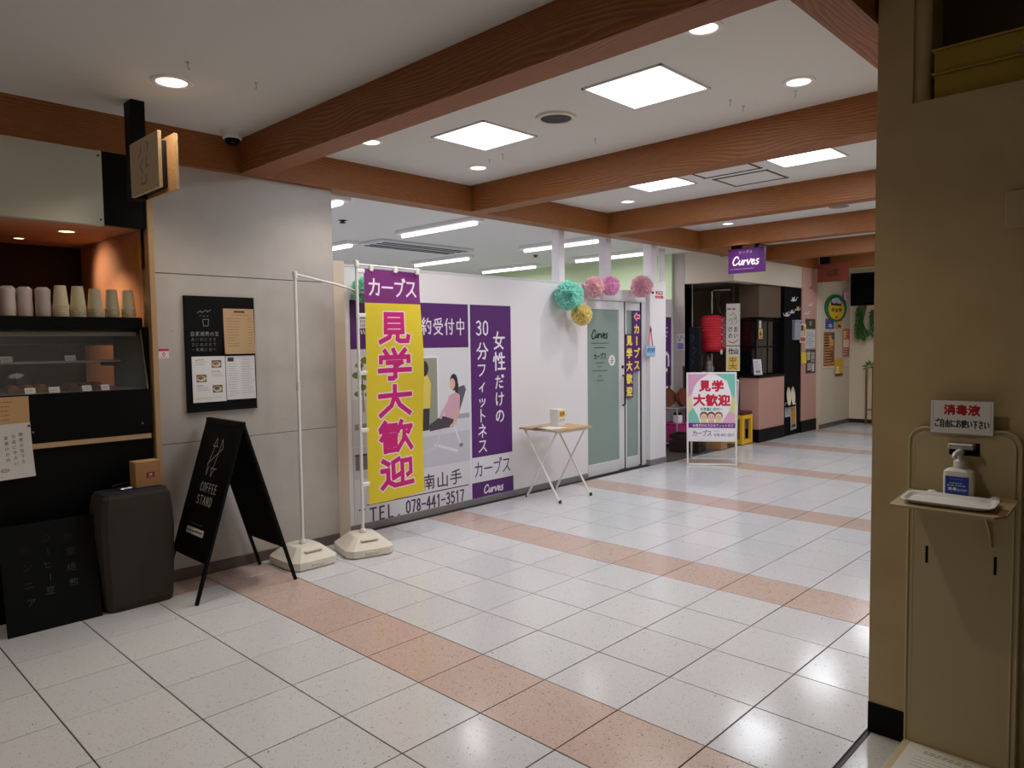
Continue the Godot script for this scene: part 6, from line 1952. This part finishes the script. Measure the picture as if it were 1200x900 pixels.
	small_print(vb, 12, 40, 96, 1, 10, 10, rgb(90, 84, 80), 71)
	for s in [[60, 90, 30], [40, 130, 16], [84, 126, 14]]:
		line(vb, PackedVector2Array([Vector2(s[0] - s[2], s[1]), Vector2(s[0], s[1] - 20), Vector2(s[0] + s[2], s[1] + 12), Vector2(s[0] - 6, s[1] + 26)]), 4, rgb(110, 104, 100))
	text(vb, "けの", 18, 168, 36, 44, 5, rgb(60, 60, 96), 48.0, true)
	text(vb, "おい", 66, 168, 36, 44, 5, rgb(60, 60, 96), 48.0, true)
	line(vb, PackedVector2Array([Vector2(20, 280), Vector2(60, 292), Vector2(100, 270)]), 7, rgb(190, 60, 70))
	vb.fill_rect(Rect2i(0, 310, 120, 6), rgb(40, 36, 36))
	text(vb, "仕山", 20, 330, 44, 44, 7, rgb(40, 36, 40), 44.0)
	vb.fill_rect(Rect2i(16, 392, 88, 100), rgb(222, 186, 66))
	text(vb, "中大", 24, 396, 70, 44, 6, rgb(120, 96, 60), 48.0, true)
	var nb := thing("narrow_banner", "narrow white vertical banner with brush characters beside the red lantern", "banner", Vector3(-4.985, 1.555, -9.78), 0.45)
	part("cloth", G.new().panel(0.19, 0.97, 0.003, Vector3.ZERO, 0.02, 6), printed(vb, 0.75), nb)
	part("rod", G.new().tube([Vector3(-0.105, 0.49, 0), Vector3(0.105, 0.49, 0)], 0.006, 8), M.dark_metal, nb)
	part("cord", G.new().tube([Vector3(0, 0.49, 0), Vector3(0, 0.846, 0)], 0.003, 6), M.charcoal, nb)

	# noren curtain, plush rabbits, stool and boxes
	var nc := G.new()
	for q in 7:
		var x0 := q * 0.03
		var z0 := 0.012 * sin(q * 1.3)
		var z1 := 0.012 * sin((q + 1) * 1.3)
		nc.quad(Vector3(x0, -1.2, z0), Vector3(x0 + 0.03, -1.2, z1), Vector3(x0 + 0.03, 0, z1), Vector3(x0, 0, z0))
	var nr := thing("shop_curtain", "dark navy cloth curtain with faint brush marks beside the grey pier", "curtain", Vector3(-5.54, 1.70, -9.50))
	part("cloth", nc, mat("navy_cloth", rgb(16, 20, 30), 0.9), nr)
	var br := G.new()
	for s in [[0.04, -0.1], [0.08, -0.28], [0.03, -0.45], [0.09, -0.62]]:
		ribbon(br, [Vector2(s[0], s[1]), Vector2(s[0] + 0.06, s[1] - 0.04), Vector2(s[0] + 0.01, s[1] - 0.10)], 0.014)
	var bm := part("brush_marks", br, mat("faded_blue", rgb(54, 62, 72), 0.9), nr)
	bm.position.z = 0.016
	part("rod", G.new().tube([Vector3(-0.0, 0.005, 0), Vector3(0.22, 0.005, 0)], 0.008, 8), M.dark_metal, nr)
	rabbit(Vector3(-5.78, 1.0, -10.24), rgb(150, 112, 100), "brown plush rabbit on the dark shelf beside the white one", 0.3)
	rabbit(Vector3(-5.60, 1.0, -10.22), rgb(206, 198, 200), "white plush rabbit on the dark shelf beside the lantern pole", -0.3)
	var ds := thing("dark_shelf", "dark wooden shelf carrying the plush rabbits", "shelf", Vector3(-5.70, 0.012, -10.26))
	part("top", G.new().box(Vector3(0, 0.975, 0), Vector3(0.5, 0.026, 0.34), 0.003), M.niche_dark, ds)
	for s in [[-0.22, -0.14], [0.22, -0.14], [-0.22, 0.14], [0.22, 0.14]]:
		part("leg", G.new().box(Vector3(s[0], 0.481, s[1]), Vector3(0.035, 0.962, 0.035), 0.003), M.niche_dark, ds)
	var stl := thing("crate_stool", "yellow plastic crate stool with a maroon cushion by the pink counter", "stool", Vector3(-4.98, 0.012, -9.93))
	var cr := G.new()
	for x in [-0.13, 0.13]:
		for z in [-0.13, 0.13]:
			cr.box(Vector3(x, 0.21, z), Vector3(0.05, 0.42, 0.05), 0.006)
	for y in [0.03, 0.39]:
		for s in [-0.13, 0.13]:
			cr.box(Vector3(s, y, 0), Vector3(0.03, 0.06, 0.26), 0.004)
			cr.box(Vector3(0, y, s), Vector3(0.26, 0.06, 0.03), 0.004)
	part("crate", cr, M.yellow, stl)
	part("inner_panel", G.new().box(Vector3(0, 0.2, 0), Vector3(0.22, 0.3, 0.02), 0.002), M.card_brown, stl)
	part("cushion", G.new().box(Vector3(0, 0.445, 0), Vector3(0.31, 0.05, 0.31), 0.016), mat("maroon", rgb(86, 30, 34), 0.8), stl)
	var b1 := thing("dark_crate", "dark slatted crate on the alcove floor behind the poster stand", "crate", Vector3(-5.12, 0.012, -8.75), 0.2)
	part("floor_board", G.new().box(Vector3(0, 0.01, 0), Vector3(0.40, 0.02, 0.3), 0.002), M.niche_dark, b1)
	for q in 3:
		for s in [-1.0, 1.0]:
			part("slat", G.new().box(Vector3(0, 0.05 + q * 0.08, s * 0.15), Vector3(0.40, 0.06, 0.012), 0.002), M.niche_dark, b1)
			part("slat", G.new().box(Vector3(s * 0.2, 0.05 + q * 0.08, 0), Vector3(0.012, 0.06, 0.30), 0.002), M.niche_dark, b1)
	var b2 := thing("brown_carton", "brown cardboard carton on the alcove floor behind the poster stand", "carton", Vector3(-4.98, 0.012, -9.22), 0.1)
	part("carton_body", G.new().box(Vector3(0, 0.12, 0), Vector3(0.30, 0.24, 0.22), 0.003), M.card_brown, b2)
	part("carton_flap", G.new().box(Vector3(0.05, 0.245, 0.0), Vector3(0.18, 0.004, 0.22), 0.001, Transform3D(Basis(Vector3.BACK, 0.1), Vector3.ZERO)), M.kraft, b2)
	# alcove shelf unit
	var as_ := thing("alcove_rack", "grey wire rack with two shelves in the alcove past the pillar", "rack", Vector3(-5.52, 0.012, -9.10))
	for y in [0.06, 0.56]:
		part("rack_shelf", G.new().box(Vector3(0, y, 0), Vector3(0.34, 0.016, 0.46), 0.003), M.aluminium, as_)
	for s in [[-0.16, -0.22], [0.16, -0.22], [-0.16, 0.22], [0.16, 0.22]]:
		part("upright", G.new().tube([Vector3(s[0], 0, s[1]), Vector3(s[0], 0.562, s[1])], 0.01, 8), M.aluminium, as_)
	var mg := thing("magenta_bin", "magenta fabric bin on the lower shelf of the alcove rack", "bin", Vector3(-5.50, 0.08, -9.10))
	var mgg := G.new()
	mgg.box(Vector3(0, 0.13, 0), Vector3(0.28, 0.26, 0.36), 0.02)
	part("fabric", mgg, M.magenta, mg)
	part("rim", G.new().box(Vector3(0, 0.262, 0), Vector3(0.29, 0.02, 0.37), 0.006), M.magenta, mg)
	var jr := thing("storage_jar", "white jar with a black lid on top of the magenta bin", "jar", Vector3(-5.46, 0.352, -9.06))
	part("glass", G.new().lathe([Vector2(0, 0), Vector2(0.06, 0), Vector2(0.065, 0.01), Vector2(0.065, 0.1), Vector2(0.05, 0.115)], 20), M.white_plastic, jr)
	part("jar_lid", G.new().lathe([Vector2(0.055, 0.113), Vector2(0.055, 0.14), Vector2(0, 0.142)], 20), M.black_paint, jr)
	for s in [[-5.60, -9.05, 0.0, "brown stringed instrument on the alcove rack, next to the purple poster"], [-5.45, -9.18, 0.5, "brown stringed instrument on the alcove rack, next to the grey pier"]]:
		var gt := thing("ukulele", s[3], "instrument", Vector3(s[0], 0.58, s[1]), QUARTER * 0.6 + s[2], "instruments on the alcove rack")
		var gg := G.new()
		var ol := PackedVector2Array()
		for q in 28:
			var a := TAU * q / 28
			var rr := 0.10 + 0.02 * cos(2 * a) - 0.026 * maxf(0, sin(a))
			ol.append(Vector2(rr * cos(a), 0.13 + 0.13 * sin(a)))
		gg.prism(ol, -0.035, 0.035)
		part("sound_box", gg, mat("guitar_brown", rgb(104, 46, 26), 0.35), gt)
		part("neck", G.new().box(Vector3(0, 0.38, 0.02), Vector3(0.028, 0.28, 0.02), 0.004), M.niche_dark, gt)
		part("head", G.new().box(Vector3(0, 0.54, 0.02), Vector3(0.045, 0.07, 0.016), 0.004), M.niche_dark, gt)
	var pi := canvas(100, 260, rgb(84, 26, 108))
	text(pi, "30", 8, 130, 44, 76, 10, rgb(232, 226, 236), 40.0)
	small_print(pi, 12, 40, 76, 4, 16, 5, rgb(214, 204, 220), 91)
	solo("purple_poster", G.new().panel(0.42, 1.0, 0.002), printed(pi), "tall purple poster on the alcove side wall", "poster", Vector3(-5.718, 1.36, -9.10), QUARTER)
	var ni := canvas(80, 130, rgb(206, 200, 200))
	line(ni, PackedVector2Array([Vector2(14, 20), Vector2(34, 60), Vector2(52, 14), Vector2(66, 40)]), 5, rgb(60, 56, 56))
	ni.fill_rect(Rect2i(8, 76, 64, 46), rgb(90, 96, 170))
	small_print(ni, 14, 90, 52, 2, 16, 5, rgb(196, 200, 226), 95)
	solo("pier_sticker", G.new().panel(0.12, 0.24, 0.002), printed(ni), "white and blue sticker on the grey pier", "sticker", Vector3(-5.61, 1.50, -9.383))

	# hanging purple sign board
	var hi := canvas(320, 210, rgb(74, 22, 96))
	script_logo(hi, 34, 60, 0.92, 11.0, rgb(238, 230, 240))
	text(hi, "カーブス", 96, 22, 22, 24, 2.6, rgb(206, 186, 214), 32.0)
	small_print(hi, 20, 176, 280, 1, 8, 4, rgb(190, 166, 200), 97)
	var hs := thing("hanging_sign", "purple hanging sign with a white script logo below the cross beam", "sign", Vector3(-4.143, 2.338, -8.465))
	part("board", G.new().panel(0.46, 0.296, 0.035, Vector3(0, 0.148, 0)), printed(hi, 0.4), hs)
	part("edge", G.new().box(Vector3(0.233, 0.148, 0), Vector3(0.008, 0.298, 0.04), 0.001), M.purple, hs)
	part("mount", G.new().box(Vector3(-0.12, 0.316, 0), Vector3(0.14, 0.040, 0.05), 0.003), M.black_paint, hs)
	part("mount", G.new().box(Vector3(0.14, 0.316, 0), Vector3(0.05, 0.040, 0.05), 0.003), M.black_paint, hs)


func rabbit(at: Vector3, c: Color, label: String, turn: float) -> void:
	var m := mat("plush_%d" % int(c.r * 255), c, 0.95)
	var t := thing("plush_rabbit", label, "plush toy", at, turn, "plush rabbits")
	var g := G.new()
	g.ball(Vector3(0, 0.071, 0), Vector3(0.075, 0.07, 0.065), 16)
	part("body", g, m, t)
	part("head", G.new().ball(Vector3(0, 0.155, 0.015), Vector3(0.055, 0.05, 0.05), 16), m, t)
	for s in [-1.0, 1.0]:
		part("ear", G.new().ball(Vector3(s * 0.03, 0.225, 0.0), Vector3(0.016, 0.05, 0.012), 10, Basis(Vector3.BACK, -s * 0.3)), m, t)
		part("paw", G.new().ball(Vector3(s * 0.045, 0.025, 0.055), Vector3(0.025, 0.022, 0.035), 10), m, t)
		part("eye", G.new().ball(Vector3(s * 0.02, 0.16, 0.062), Vector3(0.006, 0.007, 0.004), 8), M.near_black, t)
	part("nose", G.new().ball(Vector3(0, 0.145, 0.066), Vector3(0.006, 0.005, 0.004), 8), M.near_black, t)


func crane(at: Vector3, s: float, c: Color, label: String) -> void:
	var key := "fold_%d_%d" % [int(c.r * 255), int(c.g * 255)]
	if not M.has(key):
		mat(key, c, 0.8)
		M[key].cull_mode = BaseMaterial3D.CULL_DISABLED
	var t := thing("paper_crane", label, "paper crane", at, 0.8, "folded paper cranes by the eatery")
	var b := G.new()
	b.tri(Vector3(-s * 0.5, 0, 0), Vector3(s * 0.5, 0, 0), Vector3(0, s * 0.35, s * 0.12))
	b.tri(Vector3(s * 0.5, 0, 0), Vector3(-s * 0.5, 0, 0), Vector3(0, s * 0.35, -s * 0.12))
	b.tri(Vector3(-s * 0.5, 0, 0), Vector3(0, -s * 0.15, 0), Vector3(s * 0.5, 0, 0))
	part("body", b, M[key], t)
	for q in [-1.0, 1.0]:
		var w := G.new()
		w.tri(Vector3(-s * 0.22, s * 0.12, q * s * 0.05), Vector3(s * 0.22, s * 0.12, q * s * 0.05), Vector3(0, s * 0.8, q * s * 0.6))
		part("wing", w, M[key], t)
	var n := G.new()
	n.tri(Vector3(s * 0.3, 0.0, 0), Vector3(s * 0.5, 0.0, 0), Vector3(s * 0.72, s * 0.7, 0))
	n.tri(Vector3(s * 0.72, s * 0.7, 0), Vector3(s * 0.66, s * 0.55, 0), Vector3(s * 0.95, s * 0.5, 0))
	part("neck", n, M[key], t)
	var d := G.new()
	d.tri(Vector3(-s * 0.3, 0, 0), Vector3(-s * 0.5, 0, 0), Vector3(-s * 0.8, s * 0.62, 0))
	part("tail", d, M[key], t)


func far_wall_things() -> void:
	# posters on the beige wall
	var ci := canvas(256, 256, rgb(204, 192, 172))
	oval(ci, 128, 128, 124, 124, rgb(28, 116, 74))
	oval(ci, 128, 136, 92, 96, rgb(226, 190, 46))
	ci.fill_rect(Rect2i(64, 44, 120, 62), rgb(62, 54, 40))
	for s in [[100, 66, 28], [132, 58, 30], [158, 70, 24]]:
		oval(ci, s[0], s[1], s[2], s[2] * 0.8, rgb(196, 190, 214))
	text(ci, "の山手", 70, 124, 36, 40, 7, rgb(60, 52, 26), 42.0)
	oval(ci, 128, 212, 16, 12, rgb(196, 90, 50))
	var rs := thing("round_sign", "round green and yellow sign with a flower on the beige end wall", "sign", Vector3(-4.728, 2.045, -13.0), QUARTER)
	var disc := G.new()
	for k in 40:
		var a := TAU * k / 40
		var b := TAU * (k + 1) / 40
		var pa := Vector3(cos(a), sin(a), 0) * 0.235 * Vector3(2.1, 1, 1)
		var pb := Vector3(cos(b), sin(b), 0) * 0.235 * Vector3(2.1, 1, 1)
		var f := Vector3(0, 0, 0.02)
		disc.t3(f, pa + f, pb + f, Vector3.BACK, Vector3.BACK, Vector3.BACK, Vector2(0.5, 0.5), Vector2(0.5 + 0.48 * cos(a), 0.5 - 0.48 * sin(a)), Vector2(0.5 + 0.48 * cos(b), 0.5 - 0.48 * sin(b)))
		disc.quad(pa, pb, pb + f, pa + f, Vector2(0.02, 0.5), Vector2(0.02, 0.5), Vector2(0.02, 0.5), Vector2(0.02, 0.5))
	part("disc", disc, printed(ci, 0.4), rs)
	for s in 5:
		var a := TAU * s / 5
		part("petal", G.new().ball(Vector3(0.42 + 0.09 * cos(a), 0.22 + 0.055 * sin(a), 0.04), Vector3(0.07, 0.045, 0.012), 10), mat("petal_pink", rgb(214, 160, 186), 0.8), rs)
	var pb2 := plain_print(140, 100, rgb(214, 206, 202), [[8, 6, 124, 18, rgb(190, 50, 64)], [8, 26, 60, 66, rgb(56, 78, 168)], [76, 26, 56, 66, rgb(226, 180, 80)], [30, 50, 24, 30, rgb(196, 200, 226)], [96, 56, 24, 24, rgb(150, 50, 110)]], 111)
	sheet("wall_poster", pb2, 1.665, 1.875, -12.50, -13.40, -4.727, "wide blue, red and yellow poster under the round sign", "poster")
	sheet("wall_poster", plain_print(80, 160, rgb(150, 90, 40), [[6, 10, 30, 60, rgb(90, 50, 30)], [40, 20, 32, 44, rgb(206, 150, 80)], [10, 84, 60, 60, rgb(120, 66, 36)], [56, 4, 18, 30, rgb(60, 70, 90)]], 112, rgb(226, 180, 110)), 1.055, 1.63, -12.50, -12.975, -4.727, "tall brown food poster on the beige end wall", "poster")
	sheet("wall_poster", plain_print(70, 150, rgb(206, 120, 80), [[8, 10, 24, 40, rgb(226, 190, 80)], [36, 14, 26, 50, rgb(200, 70, 70)], [8, 60, 54, 36, rgb(236, 214, 190)], [36, 104, 26, 40, rgb(80, 84, 150)], [8, 104, 24, 40, rgb(206, 80, 50)]], 113, rgb(240, 226, 210)), 1.19, 1.69, -13.36, -13.70, -4.726, "tall orange and red poster by the corner of the end wall", "poster")
	sheet("wall_leaflet", plain_print(70, 90, rgb(226, 180, 50), [[10, 40, 26, 40, rgb(236, 226, 180)], [4, 78, 62, 12, rgb(70, 64, 90)]], 114, rgb(190, 140, 40)), 0.86, 1.17, -12.98, -13.38, -4.72, "yellow leaflet tucked on the rail of the end wall", "leaflet")
	# brown hanging sign
	var bi := canvas(200, 120, rgb(116, 50, 30))
	text(bi, "山家", 60, 34, 40, 50, 7, rgb(66, 30, 22), 44.0)
	var bs := thing("brown_sign", "red-brown wooden hanging sign at the far end of the corridor", "sign", Vector3(-4.42, 2.43, -12.02))
	part("board", G.new().panel(0.47, 0.285, 0.03, Vector3(0, 0.142, 0)), printed(bi, 0.5), bs)
	part("edge", G.new().box(Vector3(0.237, 0.142, 0), Vector3(0.006, 0.29, 0.036), 0.001), mat("sign_edge", rgb(110, 46, 28), 0.5), bs)
	part("mount", G.new().box(Vector3(-0.12, 0.38, 0), Vector3(0.16, 0.19, 0.05), 0.003), M.black_paint, bs)
	# hanging fern and a pole plant at the end wall
	fern("hanging_fern", "trailing green fern hanging on the cream end wall", Vector3(-4.50, 2.06, -13.66), 0.62, 46, 1)
	fern("hanging_fern", "smaller wispy plant hanging beside the trailing fern", Vector3(-4.28, 1.98, -13.64), 0.45, 30, 2)
	var pp := thing("bamboo_rack", "thin bamboo stand with a leafy plant in front of the end wall", "plant stand", Vector3(-4.33, 0, -13.55))
	for s in [-0.05, 0.06]:
		part("upright", G.new().tube([Vector3(s, 0, 0), Vector3(s, 0.98, 0)], 0.018, 10), M.stem, pp)
	part("rung", G.new().tube([Vector3(-0.07, 0.26, 0.0), Vector3(0.08, 0.26, 0.0)], 0.012, 8), M.stem, pp)
	part("foliage", leaves(40, 0.16, 3), M.leaf, pp).position = Vector3(0.0, 1.02, 0)


func leaves(n: int, size: float, seed_no: int) -> G:
	var r := RandomNumberGenerator.new()
	r.seed = seed_no
	var g := G.new()
	for k in n:
		var d := Vector3(r.randf_range(-1, 1), r.randf_range(-0.4, 1), r.randf_range(-0.6, 0.8)).normalized()
		blade(g, d * size * 0.15, d * size * r.randf_range(0.6, 1.1), size * 0.14, r)
	return g


func blade(g: G, a: Vector3, b: Vector3, w: float, r: RandomNumberGenerator) -> void:
	var d := b - a
	var s := d.cross(Vector3(r.randfn(), r.randfn(), r.randfn())).normalized() * w * 0.5
	var m := a + d * 0.45 + Vector3(0, w * 0.3, 0)
	g.tri(a, m + s, m - s)
	g.tri(m - s, m + s, b)


func fern(called: String, label: String, at: Vector3, drop: float, n: int, seed_no: int) -> void:
	var r := RandomNumberGenerator.new()
	r.seed = seed_no
	var t := thing(called, label, "plant", at, 0, "hanging plants on the end wall")
	M.leaf.cull_mode = BaseMaterial3D.CULL_DISABLED
	var g := G.new()
	var st := G.new()
	for k in 7:
		var x := r.randf_range(-0.06, 0.06)
		var ex := x + r.randf_range(-0.12, 0.12)
		var l := drop * r.randf_range(0.65, 1.0)
		var pts := []
		for q in 6:
			var v := q / 5.0
			pts.append(Vector3(lerpf(x, ex, v * v), 0.03 - v * l, 0.03 + 0.04 * sin(v * 3.0)))
		st.tube(pts, 0.003, 5)
		for q in n:
			var v := r.randf()
			var p: Vector3 = pts[int(v * 4.99)].lerp(pts[int(v * 4.99) + 1], fposmod(v * 4.99, 1.0))
			blade(g, p, p + Vector3(r.randf_range(-0.08, 0.08), r.randf_range(-0.15, -0.02), r.randf_range(0.0, 0.05)), 0.028, r)
	part("stems", st, M.stem, t)
	part("foliage", g, M.leaf, t)
	part("pot", G.new().lathe([Vector2(0, -0.06), Vector2(0.05, -0.06), Vector2(0.07, 0.03), Vector2(0.072, 0.035), Vector2(0.06, 0.035)], 18), M.stem, t)
